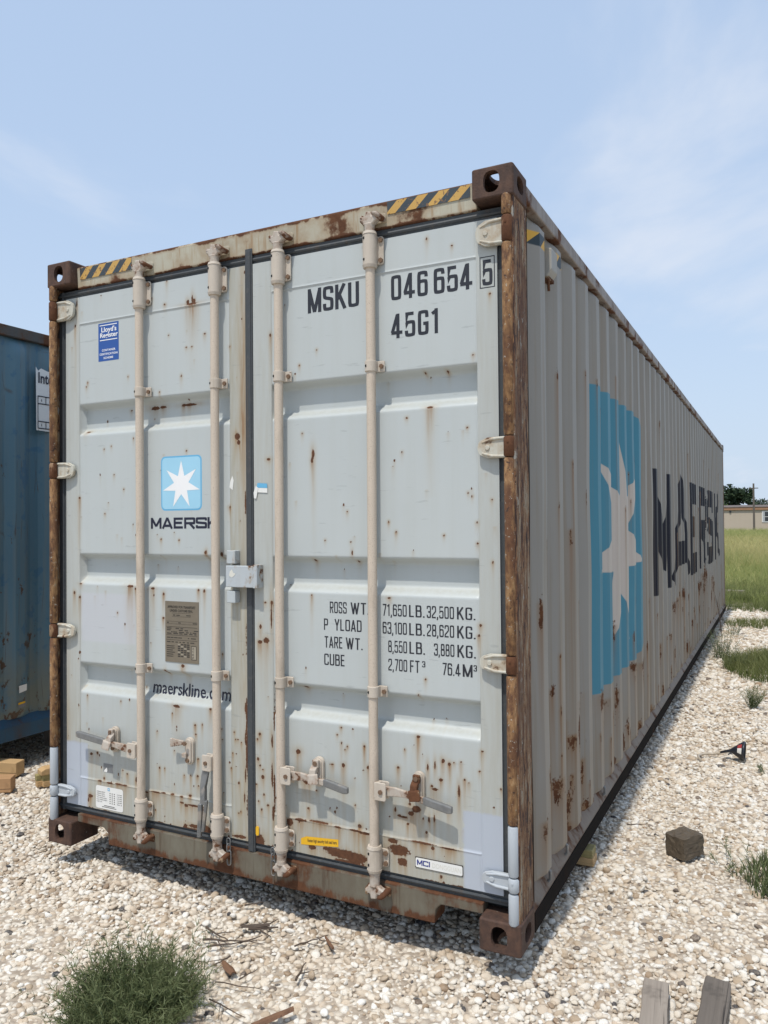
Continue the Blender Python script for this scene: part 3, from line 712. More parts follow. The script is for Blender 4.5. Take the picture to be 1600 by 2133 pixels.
for (u, v, ru, rv, fl) in [(0.80, 0.62, 0.05, 0.05, 0.12), (1.06, 0.70, 0.07, 0.06, 0.12), (0.62, 0.42, 0.06, 0.05, 0.15), (0.90, 0.55, 0.04, 0.05, 0.1), (1.52, 0.62, 0.05, 0.06, 0.1), (1.68, 0.56, 0.06, 0.03, 0.1), (1.95, 0.75, 0.03, 0.06, 0.1), (2.6, 0.62, 0.09, 0.03, 0.1), (1.36, 0.66, 0.02, 0.12, 0.2),
                           (2.95, 0.58, 0.12, 0.04, 0.08), (3.3, 0.66, 0.05, 0.07, 0.12), (4.9, 1.0 - 0.2, 0.14, 0.07, 0.25), (5.6, 0.84, 0.2, 0.06, 0.2), (8.2, 0.98 - 0.12, 0.30, 0.1, 0.35), (7.4, 0.8, 0.2, 0.06, 0.3), (9.4, 0.75, 0.2, 0.07, 0.3), (0.55, 0.25, 0.03, 0.03, 0.05), (1.12, 1.0, 0.012, 0.1, 0.2), (0.36, 1.2, 0.012, 0.08, 0.3), (0.9, 1.5, 0.01, 0.06, 0.3), (1.1, 1.9, 0.012, 0.05, 0.2), (2.545, 1.88, 0.006, 0.035, 0.15), (2.56, 1.70, 0.005, 0.03, 0.15)]:
    blotch(rust, stain, P, u, v, ru, rv, fl)
for k in range(110):
    yy = rr.uniform(0.25, 11.8); s = YO + round((yy - YO) / PITCH) * PITCH - rr.choice((0.0, 0.072)); z = 0.15 + rr.random() ** 1.7 * 2.3
    blotch(rust, stain, P, s, z, rr.uniform(0.003, 0.008), rr.uniform(0.01, 0.05), rr.uniform(0.05, 0.5))
for k in range(120):                              # rust creeping up the ridges from the bottom rail
    yy = rr.uniform(0.25, 11.8); s = YO + round((yy - YO) / PITCH) * PITCH - rr.choice((0.0, 0.072, 0.1, 0.12)); z = 0.14 + rr.random() ** 1.6 * 0.85
    blotch(rust, stain, P, s, z, rr.uniform(0.006, 0.028), rr.uniform(0.02, 0.09), rr.uniform(0.05, 0.25))
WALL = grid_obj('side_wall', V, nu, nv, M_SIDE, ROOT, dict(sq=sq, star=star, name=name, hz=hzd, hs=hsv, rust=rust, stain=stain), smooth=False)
WALL['label'] = 'corrugated grey side wall with white star on cyan square and black name'
V, nu, nv = side_wall(0.0, -1, 0.186, LX - 0.18, 0.125, 2.812, 1, 8)
zz = np.full(len(V), 1.0)
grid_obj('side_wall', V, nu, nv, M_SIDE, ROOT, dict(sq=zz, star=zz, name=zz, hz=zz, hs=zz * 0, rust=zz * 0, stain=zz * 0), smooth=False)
mb = MB(); mb.box(0.06, WX - 0.06, LX - 0.07, LX - 0.04, 0.15, 2.8); obj('end_wall', mb, M_RAIL, ROOT)
M_VENT = rusty('vent_paint', (0.34, 0.335, 0.31), 0.12, 9, 0.6, streak=0.4)
# ventilator on the second ridge and the lashing lugs near the bottom rail
mb = MB(); mb.prism([(WX - 0.045, 2.612), (WX - 0.008, 2.612), (WX + 0.012, 2.640), (WX + 0.012, 2.728), (WX - 0.045, 2.742)], 'y', 0.490, 0.585)
v_ = obj('ventilator', mb, M_VENT, ROOT, bevel=0.004)
for k in range(4): mb = MB(); mb.box(WX - 0.030, WX + 0.000, 0.496 + 0.022 * k, 0.508 + 0.022 * k, 2.598, 2.612); obj('vent_slat', mb, M_KEEP, v_)
mb = MB(); mb.tube([(WX - 0.006, 0.50, 2.60), (WX - 0.004, 0.50, 2.55)], 0.006, 8); obj('drain_stub', mb, M_KEEP, v_)
for y in (0.415, 0.700, 1.535):
    mb = MB(); mb.tube([(WX - 0.02, y, 0.165), (WX - 0.004, y + 0.004, 0.150), (WX - 0.004, y + 0.004, 0.118), (WX - 0.02, y, 0.10)], 0.007, 8); obj('lashing_lug', mb, M_GALV, ROOT, smooth=True)
RUST_R=[(1.457,0.612,0.0105,0.0089,0.053),(1.668,0.737,0.004,0.0034,0.01),(1.648,0.705,0.002,0.0017,0.005),(1.669,0.673,0.004,0.0052,0.034),(1.676,0.584,0.0069,0.0077,0.052),(1.684,0.649,0.003,0.0026,0.008),(1.696,0.663,0.003,0.0026,0.008),(1.775,0.673,0.0048,0.0051,0.042),(1.624,0.581,0.005,0.0035,0.017),(1.5,0.495,0.0177,0.0123,0.044),(1.507,0.382,0.0062,0.0044,0.026),(1.731,0.429,0.0029,0.0026,0.008),(2.015,0.739,0.0081,0.0049,0.074),(1.956,0.682,0.0027,0.0033,0.01),(1.927,0.608,0.0055,0.0041,0.033),(2.054,0.625,0.0036,0.013,0.033),(2.085,0.637,0.0035,0.0146,0.04),(2.119,0.658,0.0061,0.0081,0.04),(2.145,0.649,0.0052,0.0064,0.048),(2.109,0.584,0.0079,0.0056,0.024),(2.164,0.656,0.0026,0.0024,0.007),(2.192,0.663,0.0034,0.0024,0.04),(2.206,0.598,0.0042,0.0032,0.048),(2.223,0.588,0.0034,0.0032,0.032),(2.183,0.551,0.0043,0.0207,0.048),(2.08,0.43,0.0035,0.0162,0.04),(2.057,0.423,0.0035,0.0114,0.024),(2.033,0.423,0.0027,0.0049,0.033),(2.003,0.455,0.018,0.0115,0.074),(1.981,0.435,0.0127,0.0074,0.082),(1.948,0.416,0.0201,0.0033,0.016),(1.912,0.441,0.0037,0.01,0.033),(1.93,0.42,0.0092,0.0033,0.017),(1.967,0.392,0.0055,0.0049,0.049),(2.071,0.555,0.0053,0.0041,0.016),(2.083,0.544,0.0123,0.0049,0.032),(2.093,0.489,0.0035,0.0048,0.024),(2.141,0.472,0.0043,0.0048,0.032),(2.046,0.372,0.0044,0.0057,0.033),(2.107,0.214,0.0052,0.0064,0.032),(1.261,0.665,0.0066,0.0055,0.027),(1.248,0.641,0.0044,0.0036,0.011),(1.251,0.555,0.0067,0.0064,0.027),(1.262,0.529,0.0044,0.0045,0.014),(1.275,0.513,0.0044,0.0036,0.011),(1.241,0.445,0.0045,0.0036,0.027),(1.28,0.405,0.0044,0.0045,0.014),(1.252,0.374,0.0044,0.0036,0.011),(1.268,0.34,0.0044,0.0045,0.027),(1.145,0.436,0.0046,0.0037,0.018),(1.115,0.566,0.0035,0.0028,0.008),(1.163,0.618,0.0057,0.0046,0.028),(1.275,0.481,0.0077,0.0073,0.027),(1.301,0.363,0.0055,0.0045,0.027),(1.68,0.221,0.0839,0.0171,0.034),(1.729,0.217,0.0535,0.0187,0.025),(1.631,0.229,0.05,0.0103,0.026),(1.929,0.282,0.0414,0.0182,0.033),(1.942,0.239,0.0201,0.0132,0.033),(1.524,0.223,0.0165,0.0087,0.035),(1.779,0.323,0.0211,0.0051,0.051),(1.73,0.327,0.0292,0.0034,0.051),(1.651,0.327,0.0179,0.0034,0.052),(2.073,0.316,0.0079,0.0057,0.032),(1.901,0.315,0.0204,0.0083,0.05),(2.029,0.329,0.0536,0.0024,0.033),(2.143,0.326,0.0345,0.0024,0.024),(1.561,0.333,0.051,0.0026,0.035),(1.467,0.327,0.0262,0.0053,0.053),(1.414,0.31,0.0149,0.0142,0.053),(1.69,0.192,0.059,0.006,0),(1.229,0.243,0.0112,0.0182,0.009),(1.256,0.202,0.0244,0.0236,0),(1.149,0.202,0.0296,0.011,0),(1.976,0.471,0.0054,0.0049,0.041),(1.856,0.465,0.0028,0.0025,0.008),(1.546,0.462,0.0041,0.0035,0.01),(1.75,0.347,0.0087,0.0068,0.051),(1.791,0.59,0.0048,0.0068,0.034),(2.279,0.714,0.005,0.0039,0.031),(2.267,0.638,0.0033,0.0032,0.009),(2.351,0.583,0.0032,0.0031,0.009),(1.325,0.641,0.0044,0.027,0.018),(1.324,0.493,0.0044,0.045,0.027),(1.328,0.331,0.0043,0.036,0),(2.07,2.688,0.0038,0.005,0.014),(2.077,2.027,0.0122,0.0042,0.077),(2.143,2.164,0.0045,0.0035,0.01),(2.258,2.214,0.0029,0.0027,0.008),(2.328,2.437,0.0028,0.0027,0.008),(1.328,2.396,0.0038,0.007,0.047),(1.978,1.992,0.0016,0.0014,0.004),(2.05,2.167,0.0023,0.0021,0.006),(1.475,2.251,0.0027,0.0023,0.007),(1.562,2.308,0.0018,0.0015,0.005),(2.176,2.644,0.0022,0.0021,0.006),(1.541,1.87,0.0062,0.0167,0.083),(1.535,1.844,0.0053,0.0106,0.045),(1.315,1.857,0.0085,0.0047,0.008),(1.532,1.422,0.0062,0.0045,0.014),(1.739,1.419,0.0059,0.0029,0.009),(1.974,1.992,0.0016,0.0014,0.004),(1.488,1.96,0.0027,0.0023,0.007),(1.955,1.857,0.0024,0.0021,0.006),(1.703,1.625,0.0025,0.0022,0.007),(1.893,1.581,0.0024,0.0022,0.006),(1.926,1.54,0.0032,0.0029,0.009),(1.725,1.455,0.0025,0.0103,0),(1.719,1.5,0.0017,0.0015,0.004),(2.131,1.527,0.0015,0.0014,0.004),(2.277,1.187,0.0057,0.0047,0.02),(2.271,1.148,0.005,0.0041,0.034),(2.328,1.426,0.0028,0.004,0.013),(2.267,1.576,0.0029,0.0027,0.008),(2.268,1.497,0.0029,0.0027,0.008),(2.049,0.966,0.0031,0.0035,0.01),(1.481,0.883,0.0108,0.0038,0.008),(2.018,0.902,0.0031,0.0021,0.006),(1.892,1.277,0.0064,0.0036,0.011),(1.529,1.276,0.0044,0.003,0.045),(1.268,1.13,0.0057,0.0094,0.047),(1.298,1.073,0.0141,0.0109,0.054),(1.327,1.238,0.0056,0.0078,0.039),(1.294,1.237,0.0057,0.0023,0.007),(1.325,1.176,0.0037,0.0466,0.023),(1.265,1.064,0.0114,0.0063,0.047),(2.232,1.689,0.0015,0.0014,0.004),(2.247,1.675,0.0014,0.0014,0.004),(2.327,1.66,0.0014,0.002,0.006),(2.231,1.938,0.0015,0.0014,0.004),(1.597,1.507,0.0017,0.0015,0.004)]
RUST_L=[(0.83,0.927,0.0097,0.0062,0.041),(0.721,0.888,0.0045,0.0098,0.007),(0.793,0.739,0.0178,0.0062,0.048),(0.989,0.745,0.0076,0.004,0.04),(0.766,0.704,0.0027,0.0028,0.021),(0.674,0.611,0.0028,0.0021,0.014),(0.901,0.664,0.0052,0.0048,0.041),(0.904,0.623,0.0043,0.0027,0.02),(0.942,0.671,0.0026,0.0027,0.02),(0.247,0.453,0.0091,0.0059,0.029),(0.288,0.462,0.006,0.0066,0.029),(0.332,0.344,0.005,0.0058,0.015),(0.307,0.329,0.012,0.0029,0.022),(0.372,0.327,0.0217,0.0036,0.029),(0.431,0.33,0.0214,0.0036,0.029),(0.47,0.33,0.0154,0.0029,0.029),(0.456,0.4,0.0029,0.0043,0.022),(0.485,0.386,0.0048,0.0043,0.029),(0.687,0.442,0.0046,0.0049,0.035),(0.719,0.444,0.0027,0.0021,0.014),(0.778,0.533,0.0027,0.0021,0.014),(0.836,0.427,0.0035,0.0034,0.027),(0.873,0.432,0.0035,0.0034,0.034),(0.914,0.434,0.0061,0.0047,0.027),(0.919,0.391,0.0043,0.0034,0.02),(0.918,0.513,0.0052,0.0034,0.034),(0.87,0.34,0.0087,0.0055,0.027),(0.892,0.298,0.0391,0.0041,0.027),(0.848,0.292,0.0105,0.0068,0.034),(0.935,0.299,0.0155,0.0054,0.034),(0.917,0.205,0.0518,0.0081,0),(0.96,0.202,0.0342,0.0148,0),(0.843,0.197,0.0106,0.0109,0.014),(0.891,0.19,0.0608,0.0041,0),(1.146,0.437,0.0049,0.0059,0.026),(1.163,0.616,0.0032,0.0033,0.02),(1.143,0.627,0.0033,0.0026,0.013),(1.123,0.658,0.0025,0.0026,0.008),(1.114,0.564,0.0041,0.0033,0.02),(0.939,0.272,0.0103,0.0068,0.02),(0.241,0.246,0.0173,0.0074,0.044),(0.226,0.226,0.0061,0.0133,0.029),(0.663,0.243,0.0037,0.0042,0.021),(0.668,0.327,0.0276,0.0028,0.042),(0.714,0.33,0.0127,0.0028,0.042),(0.768,0.332,0.0108,0.0035,0.035),(0.822,0.329,0.0088,0.0034,0.027),(0.542,0.366,0.0047,0.0114,0.028),(1.161,0.203,0.0211,0.0066,0),(1.132,0.201,0.0163,0.0053,0),(1.145,0.305,0.0033,0.0026,0.008),(1.157,0.313,0.0032,0.0026,0.008),(1.07,0.253,0.0033,0.006,0.013),(0.342,0.189,0.0139,0.0029,0),(0.822,0.302,0.0124,0.0027,0.021),(0.944,0.287,0.0051,0.0054,0.02),(0.603,0.318,0.0205,0.0028,0.042),(1.056,0.617,0.0025,0.002,0.006),(1.131,0.626,0.0033,0.0033,0.01),(0.568,0.801,0.0028,0.0021,0.006),(0.444,0.729,0.0029,0.0022,0.006),(1.052,0.663,0.0025,0.002,0.006),(1.105,0.497,0.0033,0.0033,0.02),(1.178,0.376,0.0032,0.0197,0.02),(1.184,0.638,0.0032,0.0262,0.02),(1.183,0.475,0.0032,0.0262,0.02),(1.185,0.77,0.004,0.0197,0.02),(0.222,0.738,0.0041,0.003,0.015),(0.964,1.449,0.006,0.0075,0.041),(1.057,1.443,0.0067,0.0094,0.02),(0.508,1.284,0.0192,0.005,0.079),(0.541,1.273,0.0048,0.0057,0.043),(0.65,1.278,0.0102,0.0049,0.063),(0.716,1.254,0.0055,0.0063,0.042),(0.924,1.278,0.0052,0.0048,0.034),(0.957,1.276,0.0052,0.0068,0.041),(0.714,1.142,0.0055,0.0049,0.028),(0.702,1.51,0.0037,0.0028,0.008),(0.171,1.715,0.0052,0.0045,0.097),(1.105,1.654,0.0041,0.0047,0.02),(1.148,1.966,0.0131,0.0133,0.04),(1.156,1.939,0.0082,0.0106,0.04),(0.405,1.822,0.003,0.0022,0.007),(0.387,1.962,0.002,0.0015,0.004),(0.468,1.751,0.0019,0.0014,0.004),(0.343,1.634,0.003,0.0022,0.007),(0.339,1.95,0.002,0.0015,0.004),(0.857,1.917,0.0018,0.0014,0.004),(0.532,1.993,0.0029,0.0029,0.009),(0.136,1.242,0.0063,0.0067,0.045),(0.172,1.221,0.0052,0.006,0.052),(0.811,1.506,0.0018,0.0014,0.004),(0.425,1.154,0.002,0.0014,0.004),(0.178,1.288,0.0083,0.003,0.009),(1.267,1.109,0.0063,0.013,0.039),(1.295,1.072,0.0094,0.0104,0.026),(0.968,1.452,0.0043,0.0081,0.034),(1.059,0.998,0.0025,0.0033,0.01),(0.721,0.898,0.0045,0.0042,0.013),(0.892,2.591,0.0298,0.0041,0.069),(0.897,2.612,0.0053,0.0152,0.028),(0.87,2.602,0.0071,0.0097,0.021),(0.91,2.603,0.0044,0.0097,0.021),(0.731,2.61,0.0055,0.0028,0.008),(0.631,2.135,0.0243,0.0078,0.021),(0.677,2.137,0.0185,0.0057,0.014),(0.841,2.137,0.0355,0.0055,0.014),(0.805,2.136,0.0125,0.0056,0.017),(0.828,2.266,0.0036,0.0049,0.014),(0.228,2.288,0.0041,0.003,0.009),(0.218,2.267,0.0031,0.0022,0.007),(1.109,2.371,0.0025,0.002,0.006),(0.652,2.649,0.0037,0.0036,0.014),(0.858,2.395,0.0044,0.0021,0.006),(0.891,2.395,0.0035,0.0021,0.006),(0.478,2.135,0.0058,0.0029,0.009),(0.212,2.043,0.0124,0.0037,0.007),(0.498,2.293,0.0019,0.0014,0.004),(0.753,2.463,0.0018,0.0014,0.004),(0.696,2.201,0.0018,0.0035,0.011),(0.626,2.085,0.0019,0.0014,0.004),(0.966,2.445,0.0052,0.0034,0.01),(0.745,2.717,0.0036,0.0049,0.015),(0.157,2.691,0.0031,0.0151,0.06),(0.146,2.579,0.0042,0.0076,0.091)]
# ------------------------------------------------------------------ door leaves
TROUGH = [(2.171, 2.034), (1.428, 1.297), (0.890, 0.760)]
TD = 0.044
def axis_grid(a, b, step, breaks):
    g = list(np.arange(a, b, step)) + [b]
    for q in breaks: g += [q - 0.0012, q + 0.0012]
    g = np.array(sorted(g)); g = g[(g >= a) & (g <= b)]; keep = [g[0]]
    for q in g[1:]:
        if q - keep[-1] > 0.0011: keep.append(q)
    return np.array(keep)
SURF = {}
def surf_y(left, x, z):
    xs, zs, Y = SURF[left]; i = min(max(int(np.searchsorted(xs, x)) - 1, 0), len(xs) - 2); j = min(max(int(np.searchsorted(zs, z)) - 1, 0), len(zs) - 2)
    a = min(max((x - xs[i]) / (xs[i + 1] - xs[i]), 0), 1); b = min(max((z - zs[j]) / (zs[j + 1] - zs[j]), 0), 1)
    return float((Y[j, i] * (1 - a) + Y[j, i + 1] * a) * (1 - b) + (Y[j + 1, i] * (1 - a) + Y[j + 1, i + 1] * a) * b)
def leaf(x0, x1, p0, p1, spots, patch, fadebox, seed, left):
    zb, zt = 0.190, 2.720
    xs = axis_grid(x0, x1, 0.0052, [p0, p1]); zs = axis_grid(zb, zt, 0.0052, [0.330, 2.583])
    X, Zz = np.meshgrid(xs, zs); inp = (X > p0) & (X < p1)
    dep = np.zeros_like(X)
    for (a, b) in TROUGH:                       # a = lower edge of the flat above, b = upper edge of the flat below
        up = np.clip((a + 0.012 - Zz) / 0.030, 0, 1); dn = np.clip((Zz - b + 0.012) / 0.042, 0, 1)
        sm = lambda t: t * t * (3 - 2 * t)
        dep = np.maximum(dep, TD * np.minimum(sm(up), sm(dn)) * ((Zz < a + 0.012) & (Zz > b - 0.012)))
    mid = inp & (Zz > 0.330) & (Zz < 2.583)
    dep = np.where(mid, dep + 0.0018, 0.0)
    # weld beads along the two seams and the strip edges
    for zz_ in (0.330, 2.583): dep = np.where(inp, dep - 0.0028 * np.exp(-((Zz - zz_) / 0.003) ** 2), dep)
    for xx_ in (p0, p1): dep = dep + 0.0030 * np.exp(-((X - xx_) / 0.0025) ** 2) * (dep < 0.02)
    xf, zf = X.ravel(), Zz.ravel()
    oil = (vnoise(xf + 3 * seed, zf, 3.1, seed) - 0.5) * 0.0022 + (vnoise(xf, zf, 9.0, seed + 1) - 0.5) * 0.0005
    taper = np.clip(np.minimum(np.minimum(xf - x0, x1 - xf), np.minimum(zf - zb, zt - zf)) / 0.05, 0, 1)
    Yv = YD + dep.ravel() + oil * taper * np.where(inp.ravel(), 1.0, 0.4)
    edge = (xf == x0) | (xf == x1) | (zf == zb) | (zf == zt)
    V = np.stack([xf, Yv, zf], 1)
    P = V[:, [0, 2]]; rust = np.zeros(len(P)); stain = np.zeros(len(P))
    for (u, v, ru, rv, fl) in spots:
        if not (x0 - 0.02 < u < x1 + 0.02): continue
        c = (np.abs(P[:, 0] - u) < 0.03 + 4 * ru) & (P[:, 1] < v + 0.03 + 4 * rv) & (P[:, 1] > v - 0.03 - 4 * rv - 4 * fl)
        if not c.any(): continue
        Q = P[c]; r_ = rust[c]; s_ = stain[c]; ru = ru * 1.0; rv = rv * 1.05
        du = (Q[:, 0] - u) / max(ru, 0.0035); dv = (Q[:, 1] - v) / max(rv, 0.0035)
        r_ = np.maximum(r_, 1.05 * np.exp(-0.62 * (du * du + dv * dv)))
        s_ = np.maximum(s_, 0.62 * np.exp(-0.16 * (du * du + dv * dv)))
        if fl > 0:
            dn = v - Q[:, 1]; k = np.exp(-0.5 * ((Q[:, 0] - u) / (ru * 0.85 + 0.0035)) ** 2) * np.where(dn > 0, np.exp(-dn / (fl * 1.5 + 0.006)), 0)
            s_ = np.maximum(s_, 0.95 * k)
        rust[c] = r_; stain[c] = s_
    rr = random.Random(seed)
    for k in range(110):                         # stray chips, thicker towards the bottom
        u, v = rr.uniform(x0, x1), zb + (zt - zb) * rr.random() ** 2.7; r0 = rr.uniform(0.0014, 0.0046)
        if not left and 1.5 < u < 2.36 and (0.96 < v < 1.28 or 2.28 < v < 2.6): continue
        c = (np.abs(P[:, 0] - u) < 0.03) & (np.abs(P[:, 1] - v + 0.02) < 0.07); Q = P[c]
        d2 = ((Q[:, 0] - u) / r0) ** 2 + ((Q[:, 1] - v) / (r0 * rr.uniform(0.8, 2.2))) ** 2
        rust[c] = np.maximum(rust[c], 0.9 * np.exp(-0.6 * d2))
        dn = v - Q[:, 1]; stain[c] = np.maximum(stain[c], 0.45 * np.exp(-0.5 * ((Q[:, 0] - u) / 0.005) ** 2) * np.where(dn > 0, np.exp(-dn / 0.025), 0))
    # rusting lower lip, run-off below it
    lip = np.exp(-(zf - zb) / 0.012) * vnoise(xf, zf * 0, 16, seed + 5); rust = np.maximum(rust, 0.75 * lip)
    dirt = 0.72 * np.clip(1 - (zf - zb) / 0.75, 0, 1) ** 1.5
    inr = inp.ravel()
    for (a, b) in TROUGH: dirt = np.maximum(dirt, np.where(inr, 0.34 * np.exp(-((zf - (b + 0.012)) / 0.013) ** 2), 0))
    strip_ = ~inr; dirt = np.where(strip_, np.maximum(dirt, 0.26 + 0.40 * vnoise(xf * 0 + (xf > p1) * 7, zf, 2.2, seed + 8) * np.clip(1.6 - zf / 1.7, 0.2, 1)), dirt)
    if left:
        dirt = np.where(xf > p1, np.maximum(dirt, 0.55 + 0.35 * vnoise(xf * 0, zf, 3.0, 41)), dirt)
        e = np.exp(-((x1 - 0.012 - xf) / 0.026) ** 2) * (0.40 + 0.75 * vnoise(xf * 0, zf, 2.6, 21)) * np.clip((zf - 1.45) / 0.6, 0.35, 1); stain = np.maximum(stain, 0.9 * e)
        e = np.exp(-((xf - x1 + 0.004) / 0.006) ** 2) * vnoise(xf * 0, zf, 9, 22); rust = np.maximum(rust, 0.95 * e * (zf < 1.9))
        e = np.exp(-((xf - x0) / 0.03) ** 2) * np.clip(1 - zf / 1.3, 0, 1); stain = np.maximum(stain, 0.75 * e)
    else:
        e = np.exp(-((xf - p0) / 0.006) ** 2) * vnoise(xf * 0, zf, 11, 23) * (zf < 1.25); rust = np.maximum(rust, 0.95 * e)
    pt = np.zeros(len(P)); px0, px1, pz0, pz1 = patch
    sd = np.minimum(np.minimum(xf - px0, px1 - xf), np.minimum(zf - pz0, pz1 - zf)); pt = np.clip(0.5 + sd / 0.07, 0, 1)
    keepo = 1 - 0.93 * np.clip((pt - 0.45) * 6, 0, 1); rust *= keepo; stain *= keepo; dirt *= keepo
    fd = np.zeros(len(P))
    if fadebox: fx0, fx1, fz0, fz1 = fadebox; fd = np.clip(np.minimum(np.minimum(xf - fx0, fx1 - xf), np.minimum(zf - fz0, fz1 - zf)) / 0.012, 0, 1)
    nu, nv = len(xs), len(zs)
    # fold the rim back
    SURF[left] = (xs, zs, Yv.reshape(nv, nu))
    o = grid_obj('door', V, nu, nv, M_DOOR, ROOT, dict(rust=rust, stain=stain, dirt=dirt, patch=pt, fade=fd))
    return o
DL = leaf(0.080, 1.195, 0.1735, 1.105, RUST_L, (0.02, 0.226, 0.10, 0.502), (0.176, 0.545, 1.0, 1.25), 11, True)
DR = leaf(1.237, 2.357, 1.335, 2.272, RUST_R, (2.198, 2.50, 0.10, 0.485), None, 31, False)
DL['label'] = 'left door leaf with small star emblem'; DR['label'] = 'right door leaf with container number and weight table'
for D_, (x0, x1) in ((DL, (0.080, 1.195)), (DR, (1.237, 2.357))):     # turned-back rim of the leaf
    mb = MB()
    for a, b, c, d in ((x0, x0 + 0.002, 0.190, 2.720), (x1 - 0.002, x1, 0.190, 2.720), (x0, x1, 0.190, 0.192), (x0, x1, 2.718, 2.720)): mb.box(a, b, YD + 0.0012, YD + 0.05, c, d)
    obj('leaf_rim', mb, M_NEWP, D_)
# gaskets
def gasket(D_, x0, x1, xo0, xo1):
    mb = MB(); y0, y1 = 0.060, 0.105
    for (a, b, c, d) in ((xo0, x0 - 0.001, 0.151, 2.761), (x1 + 0.001, xo1, 0.151, 2.761), (x0 - 0.001, x1 + 0.001, 2.7215, 2.761), (x0 - 0.001, x1 + 0.001, 0.151, 0.1885)):
        mb.box(a, b, y0, y1, c, d)
        if d - c > 1: m = (a + b) / 2; mb.tube([(m, y0, c), (m, y0, d)], min(0.007, (b - a) * 0.28), 8)
        else: m = (c + d) / 2; mb.tube([(xo0, y0, m), (xo1, y0, m)], 0.009, 8)
    obj('gasket', mb, M_RUB, D_)
gasket(DL, 0.080, 1.195, 0.022, 1.2155); gasket(DR, 1.237, 2.357, 1.2165, 2.416)
mb = MB(); mb.prism([(1.199, 0.046), (1.233, 0.046), (1.236, 0.0500), (1.196, 0.0500)], 'z', 0.150, 2.790); mb.prism([(1.205, 0.042), (1.227, 0.042), (1.229, 0.047), (1.203, 0.047)], 'z', 0.152, 2.780)
obj('centre_gasket', mb, M_RUB, DR, bevel=0.002)
mb = MB(); mb.box(0.02, WX - 0.02, 0.106, 0.112, 0.12, 2.80); obj('dark_interior_sheet', mb, M_HOLE, ROOT)  # added near-black sheet, stands for the unlit interior behind the leaves

# ---- hinges
def hinge(side, z0, z1, mat, matk, D_):
    X = (lambda x: WX - x) if side else (lambda x: x)
    zm = (z0 + z1) / 2; h = (z1 - z0) / 2
    out = [(0.028, zm - h), (0.075, zm - h), (0.120, zm - h * 0.96), (0.140, zm - h * 0.74)] + [(0.140 + 0.018 * math.sin(a), zm - h * 0.74 * math.cos(a)) for a in np.linspace(0.35, math.pi - 0.35, 6)] + [(0.140, zm + h * 0.74), (0.120, zm + h * 0.96), (0.075, zm + h), (0.028, zm + h)]
    mb = MB(); mb.prism([(X(a), b) for a, b in out], 'y', 0.026, 0.040)
    for s in (-1, 1):                            # raised stiffening ribs
        mb.tube([(X(0.045), 0.025, zm + s * h * 0.86), (X(0.100), 0.025, zm + s * h * 0.80), (X(0.140), 0.027, zm + s * h * 0.50)], [0.006, 0.006, 0.004], 8)
    mb.tube([(X(0.118), 0.030, zm), (X(0.118), 0.0215, zm)], [0.011, 0.009], 12)
    hb = obj('hinge', mb, mat, D_, bevel=0.004, seg=2)
    mb = MB(); mb.tube([(X(0.030), 0.014, z0 + 0.002), (X(0.030), 0.014, z0 + 0.008), (X(0.030), 0.014, z1 - 0.008), (X(0.030), 0.014, z1 - 0.002)], [0.016, 0.0205, 0.0205, 0.016], 16)
    mb.tube([(X(0.030), -0.0055, zm + h * 0.4), (X(0.030), -0.0085, zm + h * 0.4)], 0.004, 8)
    obj('hinge_knuckle', mb, matk, D_, smooth=True)
for k, (a, b) in enumerate(((0.228, 0.284), (1.018, 1.088), (1.814, 1.894), (2.608, 2.708))):
    for side, D_ in ((0, DL), (1, DR)): hinge(side, a, b, M_NEWP if k == 0 else M_HINGE, M_NEWP if k == 0 else M_KNUCK, D_)

# ---- locking bars
BY = 0.017; BR = 0.0190
M_CAMR = rusty('cam_dark', (0.34, 0.29, 0.24), 0.5, 26, 1.0, streak=0.2, stain=(0.2, 0.12, 0.08), bump=0.5)
def bolt(par, x, z, y, r=0.010, h=0.008):
    mb = MB(); mb.prism([(x + r * math.cos(a + 0.3), z + r * math.sin(a + 0.3)) for a in [k * math.pi / 3 for k in range(6)]], 'y', y - h, y); obj('bolt', mb, M_BOLT, par)
def holes(x, zs, y, parent):
    for z in zs:
        mb = MB(); mb.prism([(x + 0.005 * math.cos(a), z + 0.006 * math.sin(a)) for a in [k * math.pi / 4 for k in range(8)]], 'y', y, y + 0.004); obj('hole', mb, M_HOLE, parent)
def guide(x, z0, z1, B, cap_top):
    mb = MB(); r = 0.0285
    mb.tube([(x, BY, z0 + 0.010), (x, BY, z1 - 0.010)], r, 24)
    mb.tube([(x, BY, z0 - 0.002), (x, BY, z0 + 0.0095)], [0.027, 0.0305], 24); mb.tube([(x, BY, z1 - 0.0095), (x, BY, z1 + 0.002)], [0.0305, 0.027], 24)
    g = obj('bar_guide', mb, M_BRACK, B, smooth=True)
    mb = MB(); zz = (z0 + 0.014, z1 - 0.014); mb.prism(rrect(x - 0.038, x + 0.052, zz[0], zz[1], 0.012, 3), 'y', 0.036, 0.044); mb.prism([(x - 0.026, zz[0]), (x + 0.028, zz[0]), (x + 0.028, zz[1]), (x - 0.026, zz[1])], 'y', 0.020, 0.037)
    obj('guide_plate', mb, M_BRACK, B, bevel=0.002)
    bolt(B, x + 0.041, zz[0] + 0.016, 0.036); bolt(B, x + 0.041, zz[1] - 0.016, 0.036)
    holes(x - 0.013, (z0 + 0.030, z1 - 0.026), BY - 0.0265, B)
